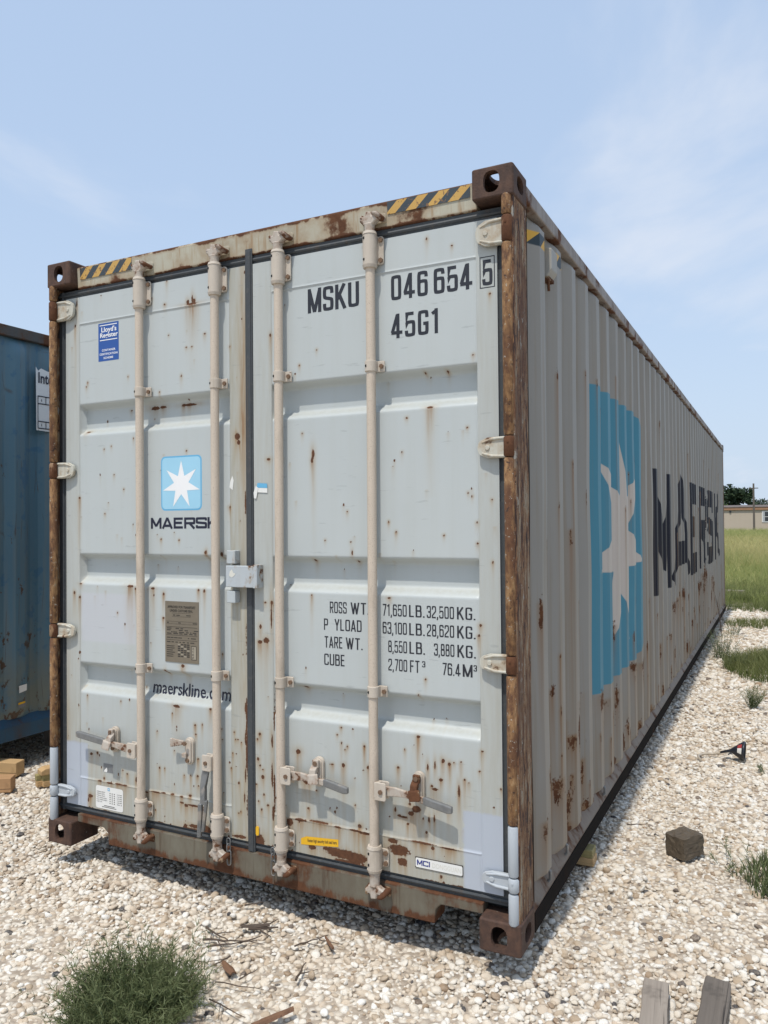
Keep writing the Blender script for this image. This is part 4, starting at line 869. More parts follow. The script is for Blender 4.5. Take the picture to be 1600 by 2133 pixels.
def strap(x, z, B):
    h = 0.022; mb = MB(); n = 14
    arc = [(x + 0.0235 * math.cos(a), BY + 0.0235 * math.sin(a)) for a in np.linspace(-math.pi * 1.0, 0, n)]
    outr = [(x - 0.0235, 0.044)] + arc + [(x + 0.0235, 0.036), (x + 0.052, 0.036), (x + 0.052, 0.044)]
    mb.prism(outr, 'z', z - h, z + h); obj('bar_strap', mb, M_BRACK, B, bevel=0.0025)
    bolt(B, x + 0.040, z, 0.036, 0.0095)
    holes(x - 0.010, (z,), BY - 0.0222, B)
def cam_end(x, z, s, B):
    """forged cam at the end of the bar (s = 1 top, -1 bottom) and the keeper lugs on the frame"""
    mb = MB()
    mb.tube([(x, BY, z - s * 0.055), (x, BY, z - s * 0.040), (x, BY, z - s * 0.018), (x, BY, z + s * 0.002)], [0.0255, 0.0215, 0.0200, 0.0225], 18)
    poly = [(-0.022, -0.006), (0.020, -0.006), (0.030, 0.004), (0.046, 0.010), (0.048, 0.022), (0.030, 0.030), (0.016, 0.028), (0.014, 0.046), (-0.012, 0.050), (-0.016, 0.030), (-0.034, 0.030), (-0.038, 0.014), (-0.026, 0.006)]
    poly = [(x + a, z + s * b) for a, b in poly]; poly = poly if s > 0 else poly[::-1]
    mb.prism(poly, 'y', BY - 0.016, BY + 0.014); obj('cam', mb, M_CAM, B, bevel=0.005, smooth=True)
    mb = MB(); zc_ = z + s * 0.026
    mb.tube([(x + 0.050, 0.046, zc_ - s * 0.006), (x + 0.052, 0.020, zc_ - s * 0.010), (x + 0.046, 0.004, zc_ - s * 0.004), (x + 0.036, -0.002, zc_ + s * 0.006), (x + 0.022, 0.000, zc_ + s * 0.012)], [0.010, 0.0125, 0.012, 0.0105, 0.006], 10)
    obj('cam_keeper', mb, M_CAMR if s > 0 else M_KEEP, HEAD if s > 0 else SILL, smooth=True)
    mb = MB(); mb.tube([(x - 0.036, 0.046, zc_ - s * 0.008), (x - 0.034, 0.020, zc_ - s * 0.004), (x - 0.027, 0.002, zc_ + s * 0.002)], [0.010, 0.0115, 0.008], 10)
    obj('cam_keeper', mb, M_CAMR if s > 0 else M_KEEP, HEAD if s > 0 else SILL, smooth=True)
    mb = MB(); mb.prism(rrect(x - 0.046, x + 0.060, zc_ - 0.020, zc_ + 0.020, 0.010, 3), 'y', 0.0430, 0.0520)
    obj('keeper_plate', mb, M_HEAD if s > 0 else M_KEEP, HEAD if s > 0 else SILL, bevel=0.003)
BARS = []
for bi, x in enumerate((0.605, 1.052, 1.392, 1.836)):
    mb = MB(); zs = np.linspace(0.14, 2.77, 40)
    mb.tube([(x + 0.0012 * math.sin(2.1 * z + bi), BY + 0.001 * math.sin(1.3 * z + 2 * bi), z) for z in zs], BR, 24)
    B = obj('locking_bar', mb, M_BAR, ROOT, smooth=True); BARS.append(B)
    B['label'] = ['locking bar nearest the left hinges', 'locking bar with handle hanging down', 'locking bar just right of the door gap', 'locking bar running through the container number'][bi]
    guide(x, 0.197, 0.297, B, 0); guide(x, 2.600, 2.742, B, 1); strap(x, 2.204, B); strap(x, 0.906, B)
    cam_end(x, 2.776, 1, B); cam_end(x, 0.140, -1, B)
    # handle hub
    s = -1 if bi < 2 else 1; zh = 0.522
    mb = MB(); xa, xb = sorted((x + s * 0.012, x + s * 0.064))
    mb.prism(rrect(xa, xb, zh - 0.036, zh + 0.036, 0.008, 3), 'y', -0.010, -0.004); mb.prism(rrect(xa, xb, zh - 0.034, zh + 0.034, 0.008, 3), 'y', 0.022, 0.028)
    e0, e1 = sorted((x + s * 0.012, x + s * 0.030)); mb.box(e0, e1, -0.005, 0.024, zh - 0.032, zh + 0.032)
    obj('handle_hub', mb, M_BRACK, B, bevel=0.003)
    bolt(B, x + s * 0.042, zh, -0.010, 0.0095, 0.006)
    hm = MB(); gm = MB()
    if bi != 1:
        L = {0: 0.40, 2: 0.335, 3: 0.34}[bi]; dz = {0: 0.022, 2: -0.004, 3: -0.012}[bi]; kx = {0: 0.42, 2: 0.563, 3: 0.56}[bi] * L
        p = lambda q, yy, zz_: (x + s * q, yy, zh + zz_)
        secs = [(0.048, 0.010, 0.000, 0.020, 0.005), (0.10, 0.010, 0.003, 0.017, 0.006), (0.15, 0.008, 0.004 + dz * 0.3, 0.012, 0.009), (0.19, 0.005, dz * 0.6, 0.010, 0.010), (0.225, 0.003, dz * 0.8, 0.013, 0.008)]
        def sweep(m, secs):
            vs = []
            for (q, yy, zz_, hz_, hy_) in secs: vs += [p(q, yy - hy_, zz_ - hz_), p(q, yy + hy_, zz_ - hz_), p(q, yy + hy_, zz_ + hz_), p(q, yy - hy_, zz_ + hz_)]
            n = len(secs); fs = [(0, 1, 2, 3), (4 * n - 1, 4 * n - 2, 4 * n - 3, 4 * n - 4)]
            for i in range(n - 1): fs += [(4 * i + j, 4 * i + 4 + j, 4 * i + 4 + (j + 1) % 4, 4 * i + (j + 1) % 4) for j in range(4)]
            m.add(vs, fs)
        sweep(hm, secs)
        sweep(gm, [(0.218, 0.003, dz * 0.8, 0.013, 0.008), (0.235, 0.002, dz * 0.9, 0.0155, 0.0105), (L - 0.02, 0.000, dz - 0.014 * s, 0.0155, 0.0105), (L, 0.000, dz - 0.016 * s, 0.012, 0.009)])
    else:
        pth = [(x - 0.048, 0.006, zh - 0.020), (x - 0.056, 0.004, zh - 0.06), (x - 0.062, 0.000, zh - 0.11), (x - 0.058, -0.004, zh - 0.16), (x - 0.056, -0.006, zh - 0.185)]
        wd = [(0.018, 0.005), (0.018, 0.006), (0.013, 0.010), (0.012, 0.011), (0.016, 0.008)]
        vs = []
        for (a, b, c), (hx_, hy_) in zip(pth, wd): vs += [(a - hx_, b - hy_, c), (a + hx_, b - hy_, c), (a + hx_, b + hy_, c), (a - hx_, b + hy_, c)]
        n = len(pth); fs = [(3, 2, 1, 0), (4 * n - 4, 4 * n - 3, 4 * n - 2, 4 * n - 1)]
        for i in range(n - 1): fs += [(4 * i + j, 4 * i + (j + 1) % 4, 4 * i + 4 + (j + 1) % 4, 4 * i + 4 + j) for j in range(4)]
        hm.add(vs, fs)
        gm.obox((x - 0.074, -0.010, zh - 0.255), (0.008, 0.004, 0), (-0.003, 0.010, 0), (0.003, 0, 0.075)); g2 = MB(); g2.obox((x - 0.052, -0.004, zh - 0.235), (0.006, 0.003, 0), (-0.003, 0.009, 0), (0.010, 0, 0.070)); obj('handle_grip', g2, M_GALV, B, bevel=0.003)
    obj('handle', hm, M_CAM if bi != 1 else M_GALV, B, bevel=0.003); obj('handle_grip', gm, M_GALV, B, bevel=0.004)
    # handle catch bolted to the leaf
    D_ = DL if bi < 2 else DR; kx = (0.418, 0.878, 1.566, 2.022)[bi]; zk0, zk1 = 0.486, 0.608; zt = zk1 - 0.022
    mb = MB(); mb.prism(rrect(kx - 0.024, kx + 0.024, zk0, zk1, 0.0235, 5), 'y', 0.034, 0.050); mb.prism(rrect(kx - 0.017, kx + 0.017, zk0 + 0.006, zk1 - 0.006, 0.0165, 5), 'y', 0.026, 0.036)
    c = obj('handle_catch', mb, M_BRACK, D_, bevel=0.002)
    mb = MB()
    if bi == 1:                                   # swung open
        for q in range(6): mb.obox((kx - 0.018 - 0.013 * q, 0.014, zt + 0.003 - 0.0012 * q), (0.0075, 0, 0), (0, 0.005, 0), (0.0, 0.0, 0.010 + 0.002 * q))
        m2_ = MB(); m2_.obox((kx - 0.012, 0.020, zk0 + 0.045), (0.012, 0, 0), (0, 0.008, 0), (0, 0, 0.010)); obj('catch_tongue', m2_, M_CAM, D_, bevel=0.002)
    else:
        mb.obox((kx, 0.016, zt), (0.015, 0, 0), (0, 0.008, 0), (0, 0, 0.016)); mb.obox((kx - 0.004 * s, 0.004, zt - 0.026), (0.015, 0, 0.0), (0, 0.014, 0.010), (0, 0.003, 0.016))
        mb.obox((kx + 0.003 * s, -0.014, zt - 0.056), (0.024, 0, 0.004 * s), (0, 0.005, 0.002), (-0.004 * s, 0.003, 0.019))
    obj('catch_clip', mb, M_CAM if bi != 3 else M_KEEP, D_, bevel=0.004)
    bolt(D_, kx, zt + 0.002, 0.012 if bi != 1 else 0.010, 0.010); bolt(D_, kx, zk0 + 0.022, 0.027, 0.010)
# chains for seals below bars two and three
def link(c, rx, rz, ax):
    mb = MB(); pts = []
    for k in range(16):
        a = 2 * math.pi * k / 16; u = rx * math.cos(a); w = (rz - rx) * (1 if math.sin(a) > 0 else -1) * (abs(math.sin(a)) > 1e-6) + rx * math.sin(a)
        pts.append((c[0] + u * ax[0], c[1] + u * ax[1], c[2] + w))
    mb.tube(pts, 0.0024, 6, closed=True); return mb
for xb in (1.052 + 0.055, 1.392 - 0.050):
    for (z, rz, ax) in ((0.182, 0.016, (1, 0)), (0.156, 0.018, (0.25, 0.97)), (0.112, 0.032, (0.95, 0.2))):
        l = link((xb + (0.002 if rz > 0.02 else 0), 0.026, z), 0.0095, rz, ax); obj('chain_link', l, M_GALV, DL if xb < 1.2 else DR, smooth=True)

# ---- lock box, welded blocks
mb = MB(); mb.box(1.116, 1.262, 0.004, 0.010, 1.302, 1.396); mb.box(1.116, 1.122, 0.010, 0.0495, 1.302, 1.396); mb.box(1.262, 1.284, 0.002, 0.0495, 1.300, 1.402)
mb.box(1.123, 1.262, 0.010, 0.028, 1.390, 1.396)
obj('lock_box', mb, rusty('lock_box_paint', (0.46, 0.50, 0.52), 0.28, 13, 0.8, streak=0.1, dens=0.03), DR, bevel=0.003)
for (z0, z1) in ((1.404, 1.462), (1.232, 1.284)):
    mb = MB(); mb.box(1.114, 1.160, 0.012, 0.0495, z0, z1); obj('lock_block', mb, rusty('lock_block_paint', (0.46, 0.50, 0.51), 0.30, 9, 0.8, dens=0.03, streak=0.3), DL, bevel=0.003)
# dripping paint of the sill drain: small yellow seal tag
mb = MB(); mb.prism(rrect(1.240, 1.256, 0.226, 0.266, 0.007, 3), 'y', 0.044, 0.047); obj('seal_tag', mb, M_YEL, DR)

# ---- lettering and stickers
YS = YD + 0.0005                                  # the flats between the troughs lie 3 mm behind the strips
YL = YD - 0.0010
def lett(fn, D_, mats=None, name='lettering', base=None):
    mb = MB(); fn(mb); base = YL if base is None else base; lf = D_ is DL; lift = 0.0005 if name == 'lettering' else 0.0011
    mb.v = [(x, surf_y(lf, x, z) - lift + (y - base) if abs(y - base) < 0.006 else y, z) for x, y, z in mb.v]
    o = obj(name, mb, mats or M_INK, D_, fixn=False); return o
def q1(mb): write(mb, 'MSKU', 1.520, 1.767, 2.465, 0.103, YL, G_NARROW, 0.135, 0.20)
lett(q1, DR)
def q2(mb): write(mb, '046', 1.913, 2.073, 2.466, 0.100, YL, G_NARROW, 0.135, 0.24)
lett(q2, DR)
def q2(mb): write(mb, '654', 2.098, 2.257, 2.466, 0.100, YL, G_NARROW, 0.135, 0.22)
lett(q2, DR)
def q3(mb):
    write(mb, '5', 2.298, 2.339, 2.469, 0.098, YL, G_NARROW, 0.135, 0.2)
    for a, b, c, d in ((2.288, 2.348, 2.460, 2.4635), (2.288, 2.348, 2.576, 2.5795), (2.288, 2.2915, 2.4637, 2.5758), (2.3445, 2.348, 2.4637, 2.5758)): mb.flat([(a, c), (b, c), (b, d), (a, d)], YL)
lett(q3, DR)
def q4(mb): write(mb, '45G1', 1.912, 2.120, 2.313, 0.098, YL, G_NARROW, 0.135, 0.24)
lett(q4, DR)
H = 0.0475
rows = [(1.2055, [('ROSS', 1.617, 1.698), ('WT.', 1.716, 1.803), ('71,650', 1.863, 1.970), ('LB.', 1.980, 2.048), ('32,500', 2.056, 2.170), ('KG.', 2.182, 2.258)]),
        (1.1340, [('P', 1.588, 1.608), ('YLOAD', 1.640, 1.767), ('63,100', 1.863, 1.970), ('LB.', 1.980, 2.048), ('28,620', 2.056, 2.170), ('KG.', 2.182, 2.258)]),
        (1.0610, [('TARE', 1.590, 1.678), ('WT.', 1.692, 1.772), ('8,550', 1.887, 1.970), ('LB.', 1.980, 2.048), ('3,880', 2.085, 2.170), ('KG.', 2.182, 2.258)]),
        (0.9885, [('CUBE', 1.588, 1.688), ('2,700', 1.887, 1.970), ('FT', 1.982, 2.024), ('76.4', 2.119, 2.194), ('M', 2.203, 2.243)])]
for z, ws in rows:
    for (t_, a, b) in ws:
        def q5(mb, z=z, t_=t_, a=a, b=b): write(mb, t_, a, b, z, H, YL, G_THIN, 0.115, 0.20)
        lett(q5, DR)
for a in (2.034, 2.247):
    def q5(mb, a=a): write(mb, '3', a, a + 0.014, 0.9885 + 0.024, 0.023, YL, G_THIN, 0.14, 0.2)
    lett(q5, DR)
def q6(mb):
    write(mb, 'MAERSK', 0.640, 1.046, 1.559, 0.0515, YL, G_WIDE, 0.215, 0.26)
lett(q6, DL, M_NAVY)
def q7(mb): text(mb, 'maerskline.com', 0.613, 1.072, 0.779, 0.838, YD + TD, off=0.012)
lett(q7, DL, M_NAVY, base=YD + TD)
# small emblem
def q8(mb):
    mb.flat(rrect(0.704, 0.946, 1.643, 1.896, 0.024), YL + 0.0008, 1); mb.flat(rrect(0.711, 0.939, 1.650, 1.889, 0.019), YL + 0.0002, 0); star_fan(mb, 0.826, 1.762, 0.112, 0.044, YL - 0.0004, 2)
lett(q8, DL, [M_CYAN, M_CYANE, M_WHITE2], 'emblem')
def q9(mb):
    mb.flat([(0.303, 2.383), (0.439, 2.383), (0.439, 2.570), (0.303, 2.570)], YL + 0.0006, 0)
    mb.flat([(0.312, 2.557), (0.428, 2.557), (0.428, 2.561), (0.312, 2.561)], YL, 1); mb.flat([(0.314, 2.484), (0.430, 2.484), (0.430, 2.488), (0.314, 2.488)], YL, 1)
    text(mb, "Lloyd's", 0.324, 0.425, 2.518, 2.551, YL, 1, 0.02); text(mb, 'Register', 0.316, 0.434, 2.4915, 2.5215, YL - 0.0003, 1, 0.02)
    for s_, z, a, b in (('CONTAINER', 2.431, 0.327, 0.417), ('CERTIFICATION', 2.412, 0.312, 0.431), ('SCHEME', 2.393, 0.338, 0.402)): text(mb, s_, a, b, z, z + 0.0105, YL, 1, 0.025, sp=1.15)
lett(q9, DL, [M_BLUEST, M_WHITE2], 'certification_sticker')
def q10(mb):
    mb.box(0.727, 0.925, YL - 0.0015, YL + 0.001, 0.942, 1.223, 0)
    y = YL - 0.0022
    text(mb, 'APPROVED FOR TRANSPORT', 0.742, 0.907, 1.191, 1.203, y, 1, 0.03); text(mb, 'UNDER CUSTOMS SEAL', 0.756, 0.892, 1.174, 1.186, y, 1, 0.03)
    for z, a, b, h in ((1.152, 0.770, 0.880, 0.0012), (1.168, 0.770, 0.880, 0.0012), (1.130, 0.735, 0.915, 0.001), (1.118, 0.735, 0.915, 0.001), (1.104, 0.735, 0.918, 0.002), (1.066, 0.735, 0.918, 0.0018), (1.044, 0.735, 0.918, 0.0018)): mb.flat([(a, z), (b, z), (b, z + h), (a, z + h)], y, 1)
    r_ = random.Random(3)
    for z in (1.157, 1.122, 1.096, 1.088, 1.079, 1.072, 1.053, 1.033):
        a = 0.738 if z != 1.157 else 0.775
        while a < (0.905 if z != 1.157 else 0.87):
            w = r_.uniform(0.008, 0.03); mb.flat([(a, z), (a + w, z), (a + w, z + 0.0045), (a, z + 0.0045)], y, 1 if r_.random() < 0.7 else 0); a += w + r_.uniform(0.003, 0.012)
    for k in range(6): z = 1.014 - 0.0095 * k; mb.flat([(0.737, z), (0.737 + r_.uniform(0.03, 0.055), z), (0.737 + r_.uniform(0.03, 0.055), z + 0.004), (0.737, z + 0.004)], y, 1)
    for k in range(7):
        for j in range(4): z = 1.022 - 0.009 * k; a = 0.803 + 0.018 * j; mb.flat([(a, z), (a + 0.015, z), (a + 0.015, z + 0.0062), (a, z + 0.0062)], y, 1 if (k * 3 + j) % 4 else 2)
    mb.flat([(0.882, 0.958), (0.913, 0.958), (0.913, 1.022), (0.882, 1.022)], y + 0.0003, 1); mb.flat([(0.885, 0.961), (0.910, 0.961), (0.910, 1.019), (0.885, 1.019)], y, 2)
    for k, c in enumerate('ACEP'): text(mb, c, 0.889, 0.898, 1.006 - 0.0145 * k, 1.016 - 0.0145 * k, y - 0.0003, 1, 0.02)
lett(q10, DL, [M_PLATE, M_PLATED, M_PLATEL], 'data_plate')
def q11(mb):
    mb.flat([(0.329, 0.376), (0.392, 0.376), (0.392, 0.418), (0.329, 0.418)], YL, 0); mb.flat([(0.331, 0.377), (0.352, 0.376), (0.356, 0.385), (0.352, 0.399), (0.338, 0.388)], YL - 0.0004, 1)
lett(q11, DL, [M_FOIL, M_WHITE], 'foil_sticker')
def q12(mb):
    y = YD - 0.0012; mb.flat(rrect(0.280, 0.460, 0.198, 0.307, 0.012, 4), y, 0); y -= 0.0005
    mb.flat([(0.359, 0.288), (0.373, 0.288), (0.373, 0.302), (0.359, 0.302)], y, 2); star_fan(mb, 0.366, 0.295, 0.006, 0.0025, y - 0.0003, 0)
    r_ = random.Random(9)
    for k, s_ in enumerate(('INTERNAL LENGTH', 'INTERNAL WIDTH', 'INTERNAL HEIGHT', 'DOOR OPENING WIDTH', 'DOOR OPENING HEIGHT', 'CUBIC CAP.')):
        z = 0.275 - 0.0095 * k; text(mb, s_, 0.286, 0.286 + 0.0037 * len(s_), z, z + 0.005, y, 1, 0.01)
        for a in (0.372, 0.386, 0.400): mb.flat([(a, z), (a + 0.006, z), (a + 0.006, z + 0.0046), (a, z + 0.0046)], y, 1)
        text(mb, ('12,033 MM', '2,352 MM', '2,698 MM', '2,340 MM', '2,585 MM', '76.4')[k], 0.420, 0.452, z, z + 0.005, y, 1, 0.012)
    for z, a, b in ((0.213, 0.335, 0.405), (0.206, 0.322, 0.416)): mb.flat([(a, z), (b, z), (b, z + 0.003), (a, z + 0.003)], y, 1)
lett(q12, DL, [M_WHITE, M_PLATED, M_CYANE], 'dimension_sticker')
def q13(mb):
    y = YD - 0.0012; mb.flat([(1.470, 0.226), (1.652, 0.246), (1.652, 0.277), (1.496, 0.264), (1.470, 0.252)], y, 0)
    text(mb, 'Fasten high security bolt seal here', 1.503, 1.644, 0.2375, 0.2555, y - 0.0005, 1, 0.012, slope=0.10)
lett(q13, DR, [M_YEL, M_INK], 'seal_sticker')
def q14(mb):
    y = YD - 0.0012; mb.box(1.999, 2.198, y - 0.002, YD + 0.001, 0.2315, 0.2725, 1)
    mb.flat(rrect(2.001, 2.196, 0.2335, 0.2705, 0.006), y - 0.0025, 0)
    write(mb, 'MCI', 2.007, 2.062, 0.242, 0.021, y - 0.003, G_WIDE, 0.215, 0.30, mi=2); text(mb, 'DONGGUAN', 2.072, 2.190, 0.2425, 0.2605, y - 0.003, 3)
lett(q14, DR, [M_WHITE, M_PLATED, decal('blue_print', (0.03, 0.045, 0.22)), M_SCRATCH], 'maker_plate')
# torn scraps of seals near the gap
mb = MB(); mb.flat([(1.104, 1.742), (1.122, 1.728), (1.128, 1.772), (1.121, 1.793), (1.110, 1.770)], YD - 0.0015); obj('paper_scrap', mb, M_WHITE, DL, fixn=False)
mb = MB(); mb.flat([(1.240, 1.690), (1.252, 1.688), (1.258, 1.715), (1.262, 1.735), (1.250, 1.744), (1.238, 1.715)], YD - 0.0045); obj('paper_scrap', mb, M_WHITE, DR, fixn=False)
mb = MB(); mb.flat([(1.252, 1.716), (1.310, 1.712), (1.310, 1.732), (1.254, 1.735)], YD - 0.0030, 0); mb.flat([(1.253, 1.736), (1.310, 1.733), (1.308, 1.752), (1.258, 1.756)], YD - 0.0030, 1); obj('seal_strip', mb, [M_WHITE, M_CYANE], DR, fixn=False)
mb = MB(); mb.flat([(1.135, 1.352), (1.150, 1.344), (1.163, 1.352), (1.170, 1.362), (1.155, 1.366), (1.148, 1.378), (1.139, 1.370)], 0.0030); mb.flat([(1.146, 1.368), (1.158, 1.366), (1.150, 1.382)], 0.0028); obj('paper_scrap', mb, M_SCRATCH, DR, fixn=False)
# hazard tape on the header
def clip_poly(poly, x0, x1, z0, z1):
    for (ax, val, sg) in ((0, x0, 1), (0, x1, -1), (1, z0, 1), (1, z1, -1)):
        out = []
        for i in range(len(poly)):
            a, b = poly[i - 1], poly[i]; da, db = sg * (a[ax] - val), sg * (b[ax] - val)
            if (da >= 0) != (db >= 0): t = da / (da - db); out.append((a[0] + t * (b[0] - a[0]), a[1] + t * (b[1] - a[1])))
            if db >= 0: out.append(b)
        poly = out
        if not poly: break
    return poly
def tape(x0, x1, z0, z1):
    mb = MB(); k = 0; a = x0 - 0.10
    while a < x1:
        p = clip_poly([(a, z0), (a + 0.045, z0), (a + 0.045 + 0.055, z1), (a + 0.055, z1)], x0, x1, z0, z1)
        if len(p) > 2: mb.add([(q[0], 0.0492 - (q[1] - 2.762) * 0.0577 - 0.0022 + 0.0015, q[1]) for q in p], [tuple(range(len(p)))], k % 2)
        a += 0.045; k += 1
    obj('hazard_tape', mb, [M_TAPEY, M_TAPEK], HEAD, fixn=False)
tape(0.186, 0.528, 2.805, 2.861); tape(1.902, 2.254, 2.814, 2.863)
# ------------------------------------------------------------------ ground
def ground_mat():
    t = NT('ground_mix'); v = t.pos(); s_ = t.sep(v); x, y = s_[0], s_[1]
    peb = t.voro(v, 38, 'F1', 'Color'); pd = t.voro(v, 38)
    pc = t.ramp(t.sep(peb)[0], [(0.0, (0.30, 0.245, 0.19)), (0.35, (0.50, 0.43, 0.34)), (0.7, (0.60, 0.545, 0.46)), (1.0, (0.68, 0.64, 0.57))])
    pc = t.mix(t.sstep(pd, 0.35, 0.75), pc, (0.36, 0.30, 0.235))
    gr = t.mix(t.noise(v, 1.6, 5), (0.085, 0.11, 0.03), (0.19, 0.19, 0.075))
    gr = t.mix(t.noise(v, 14, 4), gr, (0.10, 0.085, 0.05))
    edge = t.add(y, t.mul(t.math('SUBTRACT', t.noise(v, 0.7, 4), 0.5), 7.0))
    m = t.math('MAXIMUM', t.sstep(edge, 13.0, 15.2), t.sstep(t.math('ABSOLUTE', t.math('SUBTRACT', x, 2.0)), 14, 22))
    c = t.mix(m, pc, gr)
    t.bump(t.mul(pd, -1.0), 0.6, 0.02)
    return t.fin(c, 0.95)
M_GROUND = ground_mat()
n = 60; ax_ = np.sign(np.linspace(-1, 1, n)) * np.abs(np.linspace(-1, 1, n)) ** 3 * 3000
Xg, Yg = np.meshgrid(ax_, ax_ + 5); V = np.stack([Xg.ravel(), Yg.ravel(), np.full(Xg.size, -0.0135)], 1)
tag(grid_obj('ground', V, n, n, M_GROUND, smooth=False), kind='structure')

# ------------------------------------------------------------------ gravel
def pebble_mat():
    t = NT('pebbles'); r = t.attr('rnd', 'INSTANCER'); v = t.obj(); r2_ = t.attr('rnd2', 'INSTANCER')
    c = t.ramp(r, [(0.0, (0.045, 0.047, 0.055)), (0.012, (0.12, 0.105, 0.095)), (0.03, (0.32, 0.225, 0.145)), (0.08, (0.45, 0.355, 0.25)), (0.20, (0.60, 0.495, 0.375)), (0.45, (0.69, 0.61, 0.495)), (0.75, (0.75, 0.695, 0.60)), (1.0, (0.81, 0.78, 0.715))])
    c = t.mix(t.mul(t.sstep(t.noise(v, 2.2, 5, 0.6), 0.42, 0.75), 0.45), c, t.mix(r2_, (0.42, 0.33, 0.24), (0.60, 0.56, 0.50)))
    t.bump(t.noise(v, 7, 4), 0.35, 0.08)
    return t.fin(c, 0.72, 0, 0.3)
M_PEB = pebble_mat()
def hidden_collection(name, objs):
    c = bpy.data.collections.new(name)
    for o in objs:
        for k in list(o.users_collection): k.objects.unlink(o)
        c.objects.link(o)
    return c
def pebble(seed):
    bm = bmesh.new(); bmesh.ops.create_icosphere(bm, subdivisions=2, radius=1.0); r_ = random.Random(seed)
    planes = [(Vector((r_.gauss(0, 1), r_.gauss(0, 1), r_.gauss(0, 1))).normalized(), r_.uniform(0.55, 0.88)) for _ in range(9)]
    sx_, sy_, sz_ = 1.0, r_.uniform(0.62, 0.95), r_.uniform(0.42, 0.66)
    for v in bm.verts:
        for nn, d in planes:
            q = v.co.dot(nn)
            if q > d: v.co -= nn * (q - d) * 0.93
        v.co = Vector((v.co.x * sx_, v.co.y * sy_, v.co.z * sz_))
    me = bpy.data.meshes.new('pebble'); bm.to_mesh(me); bm.free(); me.polygons.foreach_set('use_smooth', [True] * len(me.polygons)); me.materials.append(M_PEB)
    return bpy.data.objects.new('pebble', me)
PEB = hidden_collection('pebble_shapes', [pebble(40 + k) for k in range(9)])
def scatter(name, P, rot, scl, idx, coll, extra={}):
    """one object whose points carry instances of the shapes in a collection"""
    me = bpy.data.meshes.new(name); me.vertices.add(len(P)); me.vertices.foreach_set('co', np.ascontiguousarray(P, np.float32).ravel())
    a = me.attributes.new('rot', 'FLOAT_VECTOR', 'POINT'); a.data.foreach_set('vector', np.ascontiguousarray(rot, np.float32).ravel())
    a = me.attributes.new('scl', 'FLOAT_VECTOR', 'POINT'); a.data.foreach_set('vector', np.ascontiguousarray(scl, np.float32).ravel())
    a = me.attributes.new('idx', 'INT', 'POINT'); a.data.foreach_set('value', np.ascontiguousarray(idx, np.int32))
    for k, q in extra.items(): attr(me, k, q)
    o = bpy.data.objects.new(name, me); COL.objects.link(o)
    g = bpy.data.node_groups.new(name, 'GeometryNodeTree'); g.interface.new_socket('Geometry', in_out='INPUT', socket_type='NodeSocketGeometry'); g.interface.new_socket('Geometry', in_out='OUTPUT', socket_type='NodeSocketGeometry')
    N = g.nodes.new; L = g.links.new
    gi, go = N('NodeGroupInput'), N('NodeGroupOutput'); ip = N('GeometryNodeInstanceOnPoints'); ci = N('GeometryNodeCollectionInfo')
    ci.inputs['Collection'].default_value = coll; ci.inputs['Separate Children'].default_value = True; ci.inputs['Reset Children'].default_value = True
    def na(nm, ty):
        q = N('GeometryNodeInputNamedAttribute'); q.data_type = ty; q.inputs['Name'].default_value = nm; return q.outputs['Attribute']
    L(gi.outputs[0], ip.inputs['Points']); L(ci.outputs[0], ip.inputs['Instance']); ip.inputs['Pick Instance'].default_value = True
    L(na('idx', 'INT'), ip.inputs['Instance Index']); L(na('scl', 'FLOAT_VECTOR'), ip.inputs['Scale'])
    er = N('FunctionNodeEulerToRotation'); L(na('rot', 'FLOAT_VECTOR'), er.inputs[0]); L(er.outputs[0], ip.inputs['Rotation'])
    L(ip.outputs[0], go.inputs[0])
    m = o.modifiers.new('scatter', 'NODES'); m.node_group = g
    return o
def jit(x0, x1, y0, y1, sp):
    gx, gy = np.meshgrid(np.arange(x0, x1, sp), np.arange(y0, y1, sp)); q = np.stack([gx.ravel(), gy.ravel()], 1)
    return q + RNG.uniform(-0.55, 0.55, q.shape) * sp
PTS = []
for (x0, x1, y0, y1, sp, r0) in ((-2.2, 4.6, -1.75, 2.6, 0.0208, 0.0130), (-2.6, 5.4, 2.6, 6.0, 0.028, 0.0160), (-3.0, 6.0, 6.0, 15.5, 0.042, 0.0225)):
    q = jit(x0, x1, y0, y1, sp); PTS.append(np.concatenate([q, np.full((len(q), 1), r0)], 1))
Q = np.concatenate(PTS)
under = (Q[:, 0] > 0.8) & (Q[:, 0] < 1.95) & (Q[:, 1] > 1.3) & (Q[:, 1] < 12.5)
left = (Q[:, 0] < -0.2) & (Q[:, 1] > 4.5)
far = (Q[:, 1] + (vnoise(Q[:, 0], Q[:, 1], 0.9, 4) - 0.5) * 5 > 14.5)
hid = ((Q[:, 0] < 2.2) & (Q[:, 0] > -0.2) & (Q[:, 1] > 5.5))
# outside the picture's wedge in front
fr = (Q[:, 1] < 0) & (Q[:, 0] < -0.9) & (Q[:, 1] < -0.9)
Q = Q[~(under | left | far | hid | fr)]
m = len(Q); k = RNG.lognormal(-0.04, 0.38, m).clip(0.42, 2.0); sc = Q[:, 2] * k
bump_ = (vnoise(Q[:, 0], Q[:, 1], 2.2, 9) - 0.5) * 0.009 + (vnoise(Q[:, 0], Q[:, 1], 7, 10) - 0.5) * 0.006
P3 = np.stack([Q[:, 0], Q[:, 1], -0.014 + bump_ + RNG.uniform(-0.004, 0.006, m)], 1)
rot = np.stack([RNG.normal(0, 0.26, m), RNG.normal(0, 0.26, m), RNG.uniform(0, 6.28, m)], 1)
GRAVEL = scatter('gravel', P3, rot, np.stack([sc, sc, sc], 1), RNG.integers(0, 9, m), PEB, dict(rnd=RNG.random(m), rnd2=RNG.random(m)))
